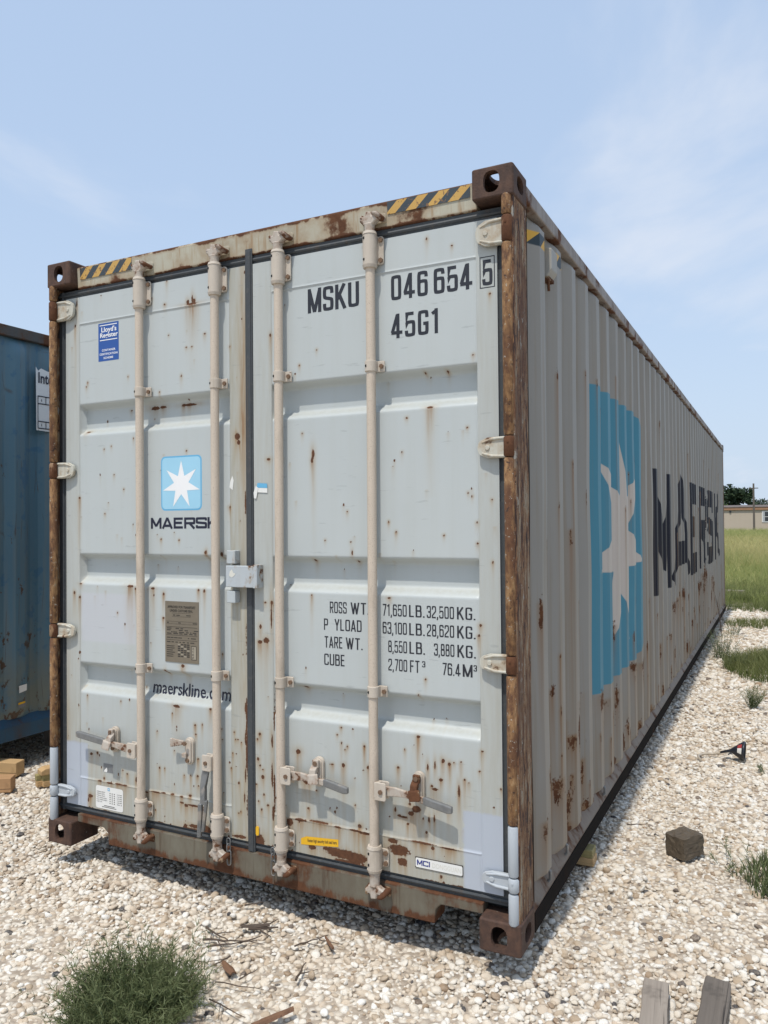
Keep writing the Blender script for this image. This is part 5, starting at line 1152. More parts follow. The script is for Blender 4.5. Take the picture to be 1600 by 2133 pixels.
tag(GRAVEL, 'white and cream crushed pebbles covering the yard', 'gravel', kind='stuff')
# a few larger stones lying on top
m2 = 260; xy = np.stack([RNG.uniform(-1.2, 4.2, m2), RNG.uniform(-1.6, 4.5, m2)], 1); ok = ~((xy[:, 0] > -0.05) & (xy[:, 0] < 2.5) & (xy[:, 1] > 0.1)); xy = xy[ok]; m2 = len(xy)
sc = RNG.uniform(0.013, 0.020, m2)
tag(scatter('loose_stones', np.stack([xy[:, 0], xy[:, 1], RNG.uniform(0.004, 0.012, m2)], 1), np.stack([RNG.normal(0, .4, m2), RNG.normal(0, .4, m2), RNG.uniform(0, 6.28, m2)], 1), np.stack([sc, sc, sc], 1), RNG.integers(0, 9, m2), PEB, dict(rnd=RNG.random(m2), rnd2=RNG.random(m2))), 'larger loose stones lying on the white gravel', 'stones', kind='stuff')

# ------------------------------------------------------------------ timber
def beam(name, p0, p1, w, h, z0, mat, label, cat='plank', group=None, roll=0.0, bevel=0.004):
    p0, p1 = Vector(p0), Vector(p1); d = p1 - p0; L = d.length
    mb = MB(); mb.box(0, L, -w / 2, w / 2, 0, h)
    o = obj(name, mb, mat, None, bevel=bevel, seg=2)
    o.location = (p0.x, p0.y, z0); o.rotation_euler = (roll, 0, math.atan2(d.y, d.x)); return tag(o, label, cat, group)
# two planks carrying the grey container's right rail
beam('wooden_plank', (1.85, 1.135), (2.462, 1.150), 0.089, 0.038, 0.001, M_PINE, 'lower yellow plank under the grey container\'s right bottom rail')
beam('wooden_plank', (1.85, 1.140), (2.456, 1.152), 0.089, 0.038, 0.0395, M_TREAT, 'upper greenish plank under the grey container\'s right bottom rail')
# offcuts beside the blue container
dx, dy = 0.42, 0.91
for i, (sh, z, mt, lb) in enumerate(((0.0, 0.004, M_PINE, 'bottom left stick of the small lumber stack left of the grey container'), (0.042, 0.004, M_PINE, 'bottom right stick of the small lumber stack left of the grey container'),
                                     (-0.003, 0.043, M_TREAT, 'middle left greenish stick of the small lumber stack left of the grey container'), (0.039, 0.043, M_TREAT, 'middle right greenish stick of the small lumber stack left of the grey container'))):
    a = Vector((-0.992 + sh * dy, 0.742 - sh * dx * -1.0, 0)); beam('wooden_stick', a, a + Vector((dx, dy, 0)) * 0.34, 0.0405, 0.0385, z, mt, lb, 'plank', 'lumber stack left of the grey container')
mb = MB(); mb.prism([(0, 0), (0.34, 0), (0.34, 0.040), (0.030, 0.040), (0.0, 0.026)], 'y', -0.042, 0.042); o = obj('wooden_stick', mb, M_PINE, None, bevel=0.003); a = Vector((-0.974, 0.752, 0.0822)); o.location = a; o.rotation_euler = (0, 0, math.atan2(dy, dx))
tag(o, 'wide top board with a chamfered end on the small lumber stack', 'plank', 'lumber stack left of the grey container')
beam('timber_beam', (-1.300, 0.870), (-2.30, 0.55), 0.092, 0.092, 0.002, M_PINE, 'pale new timber beam lying beside the blue container, farther of two', 'beam')
beam('timber_beam', (-1.075, 0.640), (-1.95, 0.05), 0.090, 0.090, 0.002, M_PINE2, 'browner timber beam lying nearer the camera left of the grey container', 'beam')
# weathered boards at the lower right edge and the offcut on the gravel
def old_board(p0, p1, w, h, mat, label, tilt):
    p0, p1 = Vector(p0), Vector(p1); d = p1 - p0; L = d.length; n = 14; mb = MB(); r_ = random.Random(int(w * 1e4)); vs = []
    for i in range(n + 1):
        y = L * i / n; a = r_.uniform(-.002, .002); b = r_.uniform(-.002, .002)
        vs += [(-w / 2 + a, y, 0), (w / 2 + b, y, 0), (w / 2 + b, y, h * 0.93), (w * 0.45 + b, y, h), (-w * 0.45 + a, y, h), (-w / 2 + a, y, h * 0.93)]
    for j in range(6): vs[j] = (vs[j][0], vs[j][1] + r_.uniform(-.006, .006), vs[j][2]); 
    fs = [(5, 4, 3, 2, 1, 0), tuple(6 * n + j for j in range(6))]
    for i in range(n): fs += [(6 * i + j, 6 * i + (j + 1) % 6, 6 * i + 6 + (j + 1) % 6, 6 * i + 6 + j) for j in range(6)]
    mb.add(vs, fs); o = obj('weathered_board', mb, mat, None, bevel=0.002)
    o.location = (p0.x, p0.y, 0.006); o.rotation_euler = (0, tilt, math.atan2(d.y, d.x) - math.pi / 2); return tag(o, label, 'board', 'weathered boards at the lower right')
old_board((2.876, 0.180), (2.990, -0.95), 0.088, 0.040, M_OLDA, 'left paler grey weathered board at the lower right, grain visible', 0.02)
old_board((3.070, 0.280), (3.060, -0.95), 0.088, 0.042, M_OLDB, 'right darker weathered board at the lower right edge', -0.03)
mb = MB(); mb.obox((0, 0, 0.053), (0.068, 0.0, 0.004), (0, 0.066, -0.006), (0, 0, 0.052)); o = obj('wood_block', mb, M_OLDC)
bm = bmesh.new(); bm.from_mesh(o.data); bmesh.ops.subdivide_edges(bm, edges=bm.edges, cuts=6, use_grid_fill=True); r_ = random.Random(4)
for v in bm.verts:
    q = v.co; e = sum(abs(abs(c_) - l_) < 0.004 for c_, l_ in ((q.x, 0.068), (q.y, 0.066))); v.co = q + Vector((r_.gauss(0, 1), r_.gauss(0, 1), r_.gauss(0, 1))) * 0.0016 - Vector((q.x, q.y, 0)) * (0.05 * (e == 2)) - Vector((0, 0, 0.010 * (q.x > 0.03 and q.z > 0.09) * r_.random()))
bm.to_mesh(o.data); bm.free(); o.location = (2.842, 1.452, 0.006); o.rotation_euler = (0.02, -0.05, 0.88)
tag(o, 'dark weathered square wood block lying on the gravel right of the container', 'wood block')
mb = MB(); mb.box(-1.0, 0.36, -0.09, 0.09, 0, 0.15); mb.box(0.75, 3.5, -0.09, 0.09, 0, 0.12); o = obj('landscape_timber', mb, M_OLDA, None, bevel=0.01); o.location = (2.25, 16.1, 0); o.rotation_euler = (0, 0, -0.05)
tag(o, 'low grey timber edging half hidden in grass beyond the container', 'edging')

# ------------------------------------------------------------------ funnel and hose
F = empty('funnel', (2.985, 3.285, 0.0)); tag(F, 'black plastic funnel lying on its side on the gravel', 'funnel')
d = Vector((-0.93, 0.05, 0.05)).normalized()
mb = MB(); prof = [(-0.058, 0.062), (-0.050, 0.068), (-0.044, 0.066), (0.028, 0.018), (0.040, 0.012), (0.105, 0.0075)]
base = Vector((0.012, 0, 0.066)); e1 = d.cross(Vector((0, 0, 1))).normalized(); e2 = e1.cross(d); rn = 22; vs = []
for (q, r) in prof: vs += [base + d * q + Vector((0, 0, -0.40)) * max(0, q) * 0.9 + r * (math.cos(2 * math.pi * j / rn) * e1 + math.sin(2 * math.pi * j / rn) * e2) for j in range(rn)]
fs = [(i * rn + j, i * rn + (j + 1) % rn, (i + 1) * rn + (j + 1) % rn, (i + 1) * rn + j) for i in range(len(prof) - 1) for j in range(rn)]
mb.add(vs, fs); fb = obj('funnel_body', mb, M_BLACKP, F, smooth=True, angle=60)
s_ = fb.modifiers.new('solidify', 'SOLIDIFY'); s_.thickness = 0.003
mb = MB(); c = base + d * -0.022 - e1 * 0.0
def onc(q, a, lift=0.0015):
    r = np.interp(q, [p_[0] for p_ in prof], [p_[1] for p_ in prof]) + lift
    r = float(r); a = float(a)
    return base + d * q + Vector((0, 0, -0.36)) * max(0, q) + r * (math.cos(a) * e1 + math.sin(a) * e2)
aa = math.atan2((Vector((0.1, -1, 0.5))).dot(e2), (Vector((0.1, -1, 0.5))).dot(e1))
for (q0, q1, a0, a1, mi) in ((-0.038, -0.010, -0.05, 0.62, 0), (-0.038, -0.010, -0.55, -0.07, 1)):
    for j in range(4):
        b0 = aa + a0 + (a1 - a0) * j / 4; b1 = aa + a0 + (a1 - a0) * (j + 1) / 4; mb.add([onc(q0, b0), onc(q1, b0), onc(q1, b1), onc(q0, b1)], [(0, 1, 2, 3)], mi)
obj('funnel_label', mb, [M_WHITE, M_RED], F, fixn=False)
mb = MB(); mb.tube([(-0.09, 0.0, 0.030), (-0.13, 0.01, 0.018), (-0.175, 0.0, 0.016), (-0.215, -0.03, 0.014), (-0.232, -0.075, 0.014), (-0.222, -0.125, 0.012), (-0.205, -0.165, 0.008)], 0.0085, 10); obj('hose', mb, M_TUBE, F, smooth=True)

# ------------------------------------------------------------------ twigs and bark
def twig(p0, p1, r, label, group, mat=M_TWIG, fork=0, z=0.012):
    p0 = Vector((p0[0], p0[1], z)); p1 = Vector((p1[0], p1[1], z + random.uniform(-0.004, 0.012))); mb = MB(); n = 6
    pts = [p0.lerp(p1, k / n) + Vector((random.uniform(-1, 1), random.uniform(-1, 1), random.uniform(-.3, 1))) * (p1 - p0).length * 0.02 for k in range(n + 1)]
    mb.tube([q - p0 for q in pts], [r * (1 - 0.6 * k / n) for k in range(n + 1)], 7)
    for f in range(fork):
        a = pts[2 + f] - p0; dd = (p1 - p0).normalized(); sd = Vector((-dd.y, dd.x, 0.15)) * (1 if f % 2 else -1)
        mb.tube([a, a + (dd * 0.5 + sd * 0.6) * 0.035, a + (dd * 0.9 + sd * 0.9) * 0.06], [r * 0.55, r * 0.4, r * 0.2], 6)
    o = obj('twig', mb, mat, None, smooth=True); o.location = p0; return tag(o, label, 'twig', group)
GT = 'dry twigs in front of the doors'; LT = 'thin dark dry twig lying on the white gravel in front of the doors'
TWL = ["forked twig closest to the grass clump's top", 'long bent twig crossing the middle of the twig scatter', 'thin straight twig slanting over the long bent twig', 'short twig with a side spur right of the long bent one', 'small twig between the long bent twig and the grass clump', "short twig at the shadow's edge below the second locking bar", 'thickest dark twig of the scatter, below the door gap', 'slender twig below the third locking bar', 'short thick forked twig alone in the open gravel', 'tiny dark twig right of the grass clump', 'hair-thin twig beside the small brown splinter', 'hair-thin long twig right of the grass clump', 'thin forked twig beside the reddish bark strip', "thin dark twig on the gravel beside the grey container's side wall"]
for ti, (a, b, r, f) in enumerate((((1.15, -.178), (1.30, -.225), .0045, 2), ((1.20, -.256), (1.375, -.215), .005, 1), ((1.25, -.30), (1.40, -.17), .0035, 0), ((1.35, -.217), (1.41, -.145), .004, 1), ((1.376, -.309), (1.35, -.40), .0035, 1),
                     ((1.18, .042), (1.25, .085), .004, 0), ((1.315, -.11), (1.42, -.045), .0075, 2), ((1.56, -.14), (1.64, -.02), .0035, 1), ((1.69, -.33), (1.66, -.22), .005, 1), ((1.50, -.42), (1.53, -.35), .003, 0), ((1.62, -.06), (1.72, -.045), .0025, 0), ((1.43, -.47), (1.62, -.43), .0025, 0), ((1.48, -.56), (1.66, -.60), .003, 1), ((2.52, 1.70), (2.62, 1.72), .004, 0))):
    twig(a, b, r, TWL[ti], GT if a[0] < 2 else None, fork=f)
def bark(c, L, w, rz, label, mat=M_BARK):
    mb = MB(); n = 7; vs = []; r_ = random.Random(int(L * 1e4))
    for i in range(n + 1):
        y = L * (i / n - 0.5); ww = w * (0.55 + 0.45 * math.sin(math.pi * min(0.9, 0.12 + i / n))) * r_.uniform(0.85, 1.1)
        for j in range(5): u = j / 4 * 2 - 1; vs.append((u * ww / 2, y + r_.uniform(-.004, .004), 0.010 * (1 - u * u) + 0.008 + r_.uniform(0, .002)))
    fs = [(5 * i + j, 5 * i + j + 1, 5 * i + j + 6, 5 * i + j + 5) for i in range(n) for j in range(4)]; mb.add(vs, fs)
    o = obj('bark_piece', mb, mat, None); s_ = o.modifiers.new('solidify', 'SOLIDIFY'); s_.thickness = 0.005
    o.location = (c[0], c[1], 0.008); o.rotation_euler = (0.05, 0.05, rz); return tag(o, label, 'bark')
bark((1.745, -0.555), 0.15, 0.034, -0.55, 'reddish brown strip of bark at the bottom edge right of the grass clump')
bark((1.675, -0.070), 0.085, 0.014, 0.9, 'small brown splinter on the gravel below the third locking bar')
bark((1.425, -0.385), 0.085, 0.035, 1.1, 'curled brown leaf-like bark beside the grass clump')
bark((1.335, -0.09), 0.12, 0.020, -1.1, 'dark pointed bark splinter among the twigs', M_TWIG)

# ------------------------------------------------------------------ grass and weeds
def grass_mat(name, c1, c2, c3, trans=0.25):
    t = NT(name); v = t.obj(); k = t.attr('tip'); r = t.attr('tone')
    c = t.mix(r, c1, c2); c = t.mix(t.mul(k, 0.8), c, c3)
    t.fin(c, 0.6, 0, 0.3)
    tr = t.n('ShaderNodeBsdfTranslucent'); t.put(tr.inputs[0], c); mxs = t.n('ShaderNodeMixShader'); mxs.inputs[0].default_value = trans
    t.t.links.new(t.b.outputs[0], mxs.inputs[1]); t.t.links.new(tr.outputs[0], mxs.inputs[2]); t.t.links.new(mxs.outputs[0], t.out.inputs[0]); return t.m
M_GRASS = grass_mat('grass_green', (0.050, 0.095, 0.022), (0.14, 0.18, 0.05), (0.27, 0.27, 0.11), 0.35)
M_WEED = grass_mat('weed_dark', (0.045, 0.085, 0.030), (0.10, 0.14, 0.055), (0.20, 0.21, 0.10))
M_HAY = grass_mat('field_grass', (0.27, 0.29, 0.075), (0.46, 0.43, 0.14), (0.62, 0.53, 0.26), 0.4)
M_HAY2 = grass_mat('field_grass_green', (0.17, 0.26, 0.055), (0.30, 0.36, 0.10), (0.44, 0.43, 0.17), 0.4)
M_DRY = grass_mat('dry_stalk', (0.20, 0.165, 0.09), (0.32, 0.27, 0.16), (0.38, 0.32, 0.2))
def blades(nb, rad, hmin, hmax, w, lean, seed, seg=4, curl=1.0, base=None):
    r = np.random.default_rng(seed); V = []; F = []; tip = []; tone = []
    for b in range(nb):
        a = r.uniform(0, 6.283); q = rad * math.sqrt(r.random()); x, y = q * math.cos(a), q * math.sin(a); h = r.uniform(hmin, hmax)
        da = a + r.normal(0, 0.9); ln = lean * r.uniform(0.3, 1.3) * (0.5 + 0.8 * q / max(rad, 1e-6)); tn = r.random(); fa = r.uniform(0, 3.14); ww = w * r.uniform(0.6, 1.3)
        o = len(V)
        for s in range(seg + 1):
            t = s / seg; off = h * ln * t ** (1 + curl * 0.8); z = h * t * (1 - 0.28 * min(1.2, ln) * t); e = ww * (1 - t) ** 0.7 * 0.5 + 0.0003
            cx, cy = x + off * math.cos(da), y + off * math.sin(da)
            V += [(cx - e * math.cos(fa), cy - e * math.sin(fa), z), (cx + e * math.cos(fa), cy + e * math.sin(fa), z)]; tip += [t, t]; tone += [tn, tn]
        F += [(o + 2 * s, o + 2 * s + 1, o + 2 * s + 3, o + 2 * s + 2) for s in range(seg)]
    return V, F, tip, tone
def blades_obj(name, args, mat, parent=None):
    V, F, tip, tone = blades(*args); me = bpy.data.meshes.new(name); me.from_pydata(V, [], F); attr(me, 'tip', tip); attr(me, 'tone', tone); me.materials.append(mat)
    o = bpy.data.objects.new(name, me); COL.objects.link(o); o.parent = parent; return o
def sprig_clump(name, loc, nst, rad, h, seed, label, mat=M_WEED, spread=0.9, leaf=0.035):
    """feathery weed: thin stems with many fine side blades"""
    r = np.random.default_rng(seed); V = []; F = []; tip = []; tone = []
    def bl(p, d, L, w, t0, tn):
        o = len(V); d = np.array(d) / (np.linalg.norm(d) + 1e-9); s = np.cross(d, r.normal(size=3)); s /= np.linalg.norm(s) + 1e-9
        for k in range(3):
            t = k / 2; c = p + d * L * t + np.array([0, 0, -0.25 * L * t * t]); e = s * w * (1 - t) * 0.5 + s * 0.0002; V.extend([tuple(c - e), tuple(c + e)]); tip.extend([t0 * 0.5 + t * 0.5] * 2); tone.extend([tn] * 2)
        F.extend([(o, o + 1, o + 3, o + 2), (o + 2, o + 3, o + 5, o + 4)])
    for st in range(nst):
        a = r.uniform(0, 6.283); q = rad * 0.55 * math.sqrt(r.random()); p = np.array([q * math.cos(a), q * math.sin(a), 0.0]); hh = h * (r.uniform(0.45, 1.1) if r.random() < 0.9 else r.uniform(1.1, 1.6)); ns = 8
        dr = np.array([math.cos(a), math.sin(a), 0]) * spread * r.uniform(0.2, 1.0) * (q / rad + 0.25) + np.array([r.normal(0, .22), r.normal(0, .22), 1.0]); dr /= np.linalg.norm(dr); tn = r.random()
        bl(p, dr, hh, 0.004, 0.2, tn)
        for k in range(ns):
            t = (k + 1) / ns; c = p + dr * hh * t * 0.95 + np.array([0, 0, -0.25 * hh * t * t * 0.9])
            for _ in range(2): bl(c, dr * 0.7 + r.normal(0, 0.6, 3) + np.array([0, 0, 0.25]), leaf * r.uniform(0.6, 1.4), 0.0032, t, tn * 0.6 + 0.4 * r.random())
    R0 = empty(name, loc); me = bpy.data.meshes.new('foliage'); me.from_pydata(V, [], F); attr(me, 'tip', tip); attr(me, 'tone', tone); me.materials.append(mat)
    o = bpy.data.objects.new('foliage', me); COL.objects.link(o); o.parent = R0; tag(o, kind='stuff'); return tag(R0, label, 'weed')
sprig_clump('grass_clump', (1.285, -0.735, 0.0), 860, 0.325, 0.19, 3, 'dense feathery green grass clump at the lower left corner', spread=1.15)
def patch(name, loc, rx, ry, n, h, seed, label, mat=M_GRASS, cat='grass'):
    r = np.random.default_rng(seed); V = []; F = []; tip = []; tone = []
    for k in range(n):
        a = r.uniform(0, 6.283); q = math.sqrt(r.random()); v, f, t, tn = blades(7, 0.035, h * 0.5 * (1.2 - 0.6 * q), h * (1.25 - 0.6 * q), 0.006, 0.55, int(r.integers(1e6)), 3)
        o = len(V); x, y = rx * q * math.cos(a), ry * q * math.sin(a); V += [(p_[0] + x, p_[1] + y, p_[2]) for p_ in v]; F += [tuple(i + o for i in g) for g in f]; tip += t; tone += [0.5 * z + 0.5 * r.random() for z in tn]
    R0 = empty(name, loc); me = bpy.data.meshes.new('blades'); me.from_pydata(V, [], F); attr(me, 'tip', tip); attr(me, 'tone', tone); me.materials.append(mat)
    o = bpy.data.objects.new('blades', me); COL.objects.link(o); o.parent = R0; tag(o, kind='stuff'); return tag(R0, label, cat)
patch('grass_patch', (3.25, 11.2, 0), 0.78, 0.55, 330, 0.15, 5, 'low green grass patch on the gravel near the container\'s far end')
patch('grass_patch', (3.25, 7.15, 0), 0.55, 0.95, 640, 0.24, 6, 'thicker grass patch halfway along the container\'s side at the right edge')
patch('grass_patch', (3.36, 1.30, 0), 0.26, 0.24, 150, 0.14, 7, 'sparse grass tuft at the right edge beside the wood block', M_WEED)
patch('grass_patch', (2.95, 13.6, 0), 0.9, 0.5, 240, 0.24, 8, 'grass strip just past the container\'s far corner')
sprig_clump('weed', (2.640, 7.65, 0), 60, 0.17, 0.46, 12, 'tall thin-stalked weed close to the container\'s bottom rail', spread=0.5, leaf=0.06)
sprig_clump('weed', (2.80, 6.90, 0), 55, 0.24, 0.34, 13, 'sprawling thin weed left of the thicker grass patch', spread=1.0, leaf=0.05)
sprig_clump('weed', (3.055, 5.02, 0), 46, 0.07, 0.24, 14, 'small dark upright bushy weed alone on the gravel at the right', spread=0.5, leaf=0.05)
sprig_clump('weed', (3.20, 3.05, 0), 10, 0.10, 0.09, 16, 'tiny weed on the gravel to the right of the funnel', spread=1.2, leaf=0.035)
sprig_clump('weed', (2.66, 9.9, 0), 22, 0.16, 0.30, 17, 'ragged weed at the rail between the two grass patches', spread=0.8, leaf=0.06)
sprig_clump('weed', (3.35, 6.0, 0), 30, 0.20, 0.20, 18, 'low spreading weed below the thicker grass patch', spread=1.2, leaf=0.05)
sprig_clump('weed', (3.10, 1.42, 0), 12, 0.22, 0.10, 15, 'wispy runner weed creeping from the wood block to the right edge', spread=1.6, leaf=0.04)
for (x, y, h, lb) in ((2.52, 9.6, 0.62, 'single tall dry grass stalk leaning at the container\'s far side'),):
    mb = MB(); r_ = random.Random(int(y * 10))
    for k in range(5): a = r_.uniform(-.25, .25); b = r_.uniform(-.2, .2); mb.tube([(0, 0, 0), (a * h * .4, b * h * .4, h * .6), (a * h, b * h, h * r_.uniform(.8, 1.1))], [0.003, 0.0022, 0.001], 5)
    o = obj('dry_stalk', mb, M_TWIG, None); o.location = (x, y, 0); tag(o, lb, 'stalk')
# the field behind: tufts of tall grass
TUFT = hidden_collection('field_tufts', [blades_obj('tuft', (38, 0.28, 0.35, 0.85, 0.012, 0.55, 60 + k, 4), (M_HAY, M_HAY2, M_HAY, M_HAY2)[k]) for k in range(4)])
pts = []
for (x0, x1, y0, y1, sp) in ((-3, 11, 17.2, 34, 0.27), (-14, 18, 34, 70, 0.62), (-20, 22, 70, 106, 0.95)): pts.append(jit(x0, x1, y0, y1, sp))
Q = np.concatenate(pts); m = len(Q); band = vnoise(Q[:, 0] * 0.25, Q[:, 1], 0.16, 33)
yel = np.clip((Q[:, 1] - 22) / 8, 0, 1) * np.clip((66 - Q[:, 1]) / 8, 0, 1)
idx = np.where(RNG.random(m) < 0.18 + 0.70 * yel, 2 * RNG.integers(0, 2, m), 1 + 2 * RNG.integers(0, 2, m))
hs = (0.55 + 0.5 * RNG.random(m)) * np.clip(0.45 + (Q[:, 1] - 17) / 12, 0.45, 1.15) * np.where(Q[:, 1] > 60, 1.15, 1.0); ws = np.where(Q[:, 1] > 60, 2.6, np.where(Q[:, 1] > 34, 1.9, 1.0))
tag(scatter('field_grass', np.stack([Q[:, 0], Q[:, 1], np.full(m, -0.02)], 1), np.stack([RNG.normal(0, .05, m), RNG.normal(0, .05, m), RNG.uniform(0, 6.28, m)], 1), np.stack([ws, ws, hs], 1), idx, TUFT), 'tall green and straw-coloured field grass behind the container', 'grass', kind='stuff')
LOW = hidden_collection('low_tufts', [blades_obj('low_tuft', (46, 0.22, 0.08, 0.26, 0.008, 0.7, 80 + k, 3), (M_GRASS, M_HAY2, M_GRASS)[k]) for k in range(3)])
Q = jit(-1.5, 9, 14.2, 19.5, 0.17); Q = Q[(vnoise(Q[:, 0], Q[:, 1], 1.1, 17) > 0.36) | (Q[:, 1] > 16.4)]; m = len(Q); hs = 0.7 + RNG.random(m) * 0.9
tag(scatter('verge_grass', np.stack([Q[:, 0], Q[:, 1], np.zeros(m)], 1), np.stack([np.zeros(m), np.zeros(m), RNG.uniform(0, 6.28, m)], 1), np.stack([np.ones(m), np.ones(m), hs], 1), RNG.integers(0, 3, m), LOW), 'short green grass between the gravel and the tall field', 'grass', kind='stuff')

# ------------------------------------------------------------------ the blue container on the left
BC = empty('shipping_container', (-1.43 - WX, 0.30, 0.19)); tag(BC, 'weathered blue shipping container with peeling paint at the left edge', 'shipping container')
V, nu, nv = side_wall(WX, 1, 0.17, LX - 0.18, 0.135, 2.80, 3, 40); grid_obj('side_wall', V, nu, nv, M_BLUE, BC, smooth=False)
mb = MB(); mb.box(WX - 0.064, WX - 0.001, 0.16, LX - 0.17, 2.800, 2.874); obj('top_side_rail', mb, M_BTOP, BC, bevel=0.005)
mb = MB(); mb.prism([(WX - 0.002, 0.015), (WX - 0.002, 0.112), (WX - 0.045, 0.165), (WX - 0.14, 0.165), (WX - 0.14, 0.015)], 'y', 0.17, LX - 0.17); obj('bottom_side_rail', mb, M_BLUER, BC, bevel=0.004)
mb = MB(); mb.box(0.0, 0.06, 0.16, LX - 0.16, 0.02, 2.87); mb.box(0.06, WX - 0.064, 0.14, LX - 0.14, 2.84, 2.866); mb.box(0.06, WX - 0.14, 0.14, LX - 0.14, 0.05, 0.10); mb.box(0.16, WX - 0.16, 0.05, 0.11, 0.02, 2.86); mb.box(0.16, WX - 0.16, LX - 0.11, LX - 0.05, 0.02, 2.86); obj('shell', mb, M_BLUER, BC)
for sx in (0, 1):
    for sy in (0, 1):
        a = WX - 0.07 if sx else 0.008; b = LX - 0.17 if sy else 0.012
        mb = MB(); mb.box(a, a + 0.062, b, b + 0.155, 0.116, 2.780); obj('corner_post', mb, M_BLUER, BC, bevel=0.008)
        for tp in (0, 1): casting(sx, sy, tp, BC, mat=M_BLUER)
mb = MB(); x = WX + 0.001
def bq(poly, off, mi, k=0.82): mb.add([(x + off, A0 + (q[0] - A0) * k, ZT + (q[1] - ZT) * k) for q in poly], [tuple(range(len(poly)))], mi)
A0, ZT = 0.806, 2.615; 
bq([(A0, ZT - .54), (A0 + .42, ZT - .55), (A0 + .42, ZT + .03), (A0 + .12, ZT - .012), (A0 + .05, ZT + .006), (A0 + .02, ZT - .02), (A0 - .004, ZT + .012)], 0.0, 0)
text(mb, 'Intermodal', A0 + .016, A0 + .37, ZT - .104, ZT - .026, x + 0.003, 1, 0.02, plane='x')
for (z0_, z1_) in ((ZT - .310, ZT - .245), (ZT - .525, ZT - .465)):
    for (a, b, c, d_) in ((A0 + .012, A0 + .36, z0_, z0_ + .008), (A0 + .012, A0 + .36, z1_, z1_ + .008), (A0 + .012, A0 + .018, z0_, z1_), (A0 + .095, A0 + .101, z0_, z1_)): bq([(a, c), (b, c), (b, d_), (a, d_)], 0.003, 1)
    bq([(A0 + .05, z0_ + .022), (A0 + .056, z0_ + .022), (A0 + .056, z0_ + .045), (A0 + .05, z0_ + .045)], 0.003, 1)
bq([(A0 + .012, ZT - .525), (A0 + .018, ZT - .525), (A0 + .018, ZT - .245), (A0 + .012, ZT - .245)], 0.0035, 1)
obj('torn_sticker', mb, [M_WHITE, M_NAVY], BC, fixn=False)
mb = MB(); bq([(0.662, 0.330), (0.722, 0.340), (0.724, 0.385), (0.660, 0.380)], 0.001, 0, 1); bq([(0.655, 0.250), (0.710, 0.255), (0.710, 0.268), (0.655, 0.264)], 0.001, 1, 1); bq([(0.655, 0.225), (0.710, 0.230), (0.710, 0.254), (0.655, 0.249)], 0.001, 2, 1); obj('small_sticker', mb, [M_WHITE, M_YEL, M_FOIL], BC, fixn=False)
for y, nm in ((1.2, 'nearest'), (5.5, 'middle'), (10.5, 'farthest')): beam('support_block', (-1.75, 0.30 + y), (-1.46, 0.30 + y), 0.14, 0.198, 0.0, M_OLDB, nm + ' dark support timber under the blue container', 'beam', 'timbers under the blue container')

# ------------------------------------------------------------------ far building, pole, trees
BY0 = 108.0
HB = empty('mobile_home', (2.0, BY0, 0)); tag(HB, 'low tan mobile home with brown fascia beyond the field', 'building')
M_TAN = plain('tan_siding', (0.50, 0.42, 0.33), 0.8, 0, 0.06, 0.6); M_FASC = plain('brown_fascia', (0.36, 0.20, 0.115), 0.8, 0, 0.1, 1); M_ROOFB = plain('roof_tar', (0.13, 0.105, 0.09), 0.9, 0, 0.3, 0.8); M_GLASS = plain('window_glass', (0.045, 0.05, 0.055), 0.12, 0, 0.2, 2); M_TRIM = plain('window_trim', (0.72, 0.71, 0.68), 0.6)
M_CURT = plain('curtain', (0.42, 0.43, 0.44), 0.9)
mb = MB(); mb.box(-17, 13, 0, 7, 0.3, 3.05); obj('wall', mb, M_TAN, HB)
mb = MB()
for k in range(50): xq = -17 + 0.6 * k; mb.box(xq, xq + 0.05, -0.02, 0.0, 0.3, 3.0)
obj('siding_batten', mb, M_TAN, HB)
mb = MB(); mb.box(-17.2, 13.2, -0.18, 7.2, 3.05, 3.42); obj('fascia', mb, M_FASC, HB)
mb = MB(); mb.prism([(-0.25, 3.42), (7.25, 3.42), (3.5, 3.75)], 'x', -17.3, 13.3); obj('roof', mb, M_ROOFB, HB)
for xw in (-0.62, 6.4, -9.5):
    mb = MB(); mb.box(xw, xw + 1.25, -0.06, -0.001, 1.45, 2.88); f = obj('window', mb, M_TRIM, HB)
    for (z0_, z1_) in ((1.58, 2.12), (2.20, 2.78)):
        mb = MB(); mb.box(xw + 0.12, xw + 1.13, -0.075, -0.062, z0_, z1_); obj('pane', mb, M_GLASS, f)
        mb = MB(); mb.box(xw + 0.12, xw + 0.34, -0.085, -0.078, z0_, z1_); obj('curtain', mb, M_CURT, f)
mb = MB(); mb.box(-4.40, -4.20, -0.12, -0.02, 2.72, 2.95); obj('wall_lamp', mb, M_BLACKP, HB)
mb = MB(); mb.tube([(0, 0, 0), (0, 0, 6.0)], [0.13, 0.10], 10); mb.box(-0.5, 0.5, -0.05, 0.05, 5.4, 5.5); o = obj('utility_pole', mb, M_OLDB, None); o.location = (0.72, 98.0, 0); tag(o, 'thin grey utility pole in front of the tan mobile home', 'pole')
def leaf_mat(name, c1, c2):
    t = NT(name); r = t.attr('tone'); return t.fin(t.mix(r, c1, c2), 0.75, 0, 0.2)
ML1 = leaf_mat('leaf_dark', (0.018, 0.035, 0.020), (0.060, 0.090, 0.042)); ML2 = leaf_mat('leaf_light', (0.05, 0.085, 0.025), (0.11, 0.155, 0.05)); ML3 = leaf_mat('leaf_far', (0.045, 0.070, 0.050), (0.10, 0.13, 0.085))  # far leaves paler and greyer: distance haze put into their colour
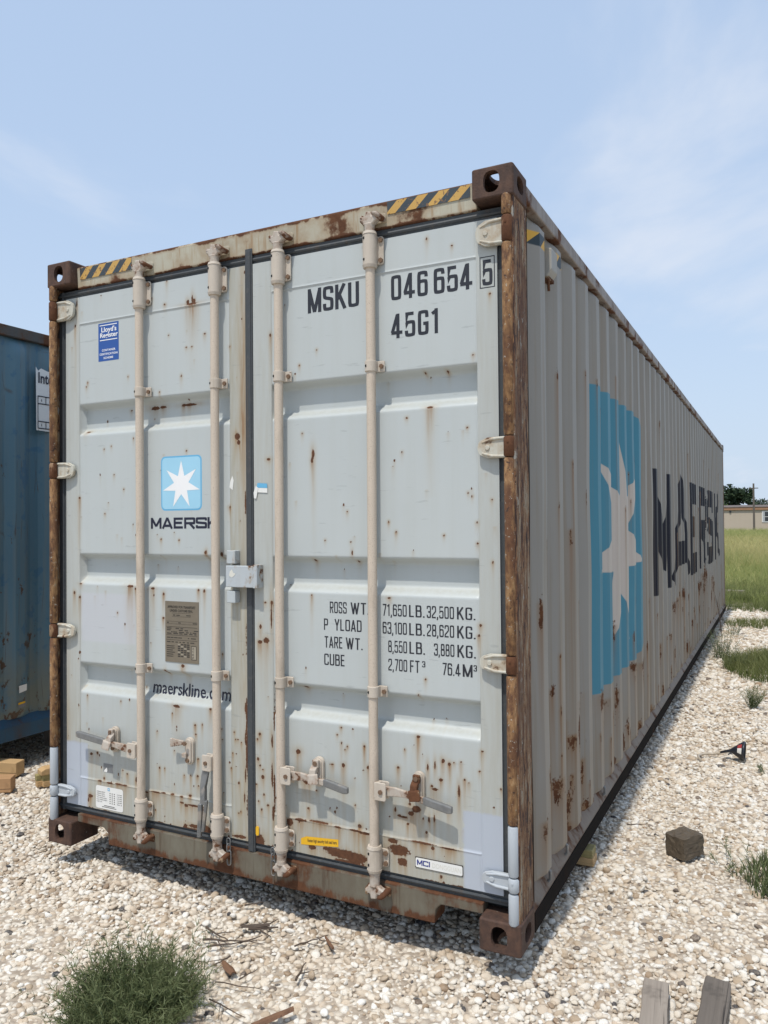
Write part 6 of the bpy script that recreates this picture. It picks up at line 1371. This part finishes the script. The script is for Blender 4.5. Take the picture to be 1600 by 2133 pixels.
def tree(name, loc, h, rad, zc, seed, mat, label, nl=1500, blobs=9, leaf=0.32, conif=False):
    r = np.random.default_rng(seed); R0 = empty(name, loc)
    tr = MB(); tr.tube([(0, 0, 0), (0.1, 0, h * 0.35), (0.0, 0.1, h * 0.75)], [0.05 * rad + 0.1, 0.04 * rad + 0.06, 0.03], 8)
    cs = []
    for k in range(blobs):
        a = r.uniform(0, 6.28)
        if conif: z = zc + (h - zc) * k / blobs; q = rad * (1 - k / blobs) * 0.5; cs.append((q * math.cos(a), q * math.sin(a), z, rad * (1.05 - k / blobs) * 0.5, 0.45))
        else:
            q = rad * 0.62 * math.sqrt(r.random()); z = zc + (h - zc - rad * 0.4) * r.random(); cs.append((q * math.cos(a), q * math.sin(a), z, rad * r.uniform(0.34, 0.55), rad * r.uniform(0.28, 0.42)))
        tr.tube([(0, 0, max(0.2, cs[-1][2] - 1.2)), (cs[-1][0] * 0.6, cs[-1][1] * 0.6, cs[-1][2] - 0.3), cs[-1][:3]], [0.08, 0.05, 0.02], 6)
    obj('trunk', tr, M_TWIG, R0)
    V = []; F = []; tone = []
    for k in range(nl):
        c = cs[r.integers(len(cs))]; d = r.normal(size=3); d /= np.linalg.norm(d); q = r.random() ** 0.4
        p = np.array([c[0] + d[0] * c[3] * q, c[1] + d[1] * c[3] * q, c[2] + d[2] * c[4] * q * (1.0)]); u = r.normal(size=3); u /= np.linalg.norm(u); w = np.cross(u, r.normal(size=3)); w /= np.linalg.norm(w); L = leaf * r.uniform(0.6, 1.3)
        o = len(V); V += [tuple(p - u * L), tuple(p + w * L * 0.45), tuple(p + u * L), tuple(p - w * L * 0.45)]; F.append((o, o + 1, o + 2, o + 3)); tone += [r.random()] * 4
    me = bpy.data.meshes.new('crown'); me.from_pydata(V, [], F); attr(me, 'tone', tone); me.materials.append(mat); o = bpy.data.objects.new('crown', me); COL.objects.link(o); o.parent = R0; tag(o, kind='stuff')
    return tag(R0, label, 'tree', 'trees behind the mobile home')
tree('broadleaf_tree', (-5.9, 140, 0), 8.6, 3.6, 3.4, 1, ML1, 'tallest dark tree behind the mobile home, next to the container\'s edge', 2600, 13)
tree('broadleaf_tree', (-2.9, 142, 0), 7.9, 3.0, 3.2, 2, ML1, 'dark round tree between the tallest tree and the thin conifer', 2200, 11)
tree('broadleaf_tree', (-5.6, 132, 0), 4.9, 2.6, 2.6, 3, ML2, 'lighter green bushy tree low in front of the dark trees', 1600, 8)
tree('conifer_tree', (-0.75, 136, 0), 6.9, 1.5, 3.0, 4, ML1, 'thin conifer standing right of the dark trees near the pole', 900, 9, conif=True)
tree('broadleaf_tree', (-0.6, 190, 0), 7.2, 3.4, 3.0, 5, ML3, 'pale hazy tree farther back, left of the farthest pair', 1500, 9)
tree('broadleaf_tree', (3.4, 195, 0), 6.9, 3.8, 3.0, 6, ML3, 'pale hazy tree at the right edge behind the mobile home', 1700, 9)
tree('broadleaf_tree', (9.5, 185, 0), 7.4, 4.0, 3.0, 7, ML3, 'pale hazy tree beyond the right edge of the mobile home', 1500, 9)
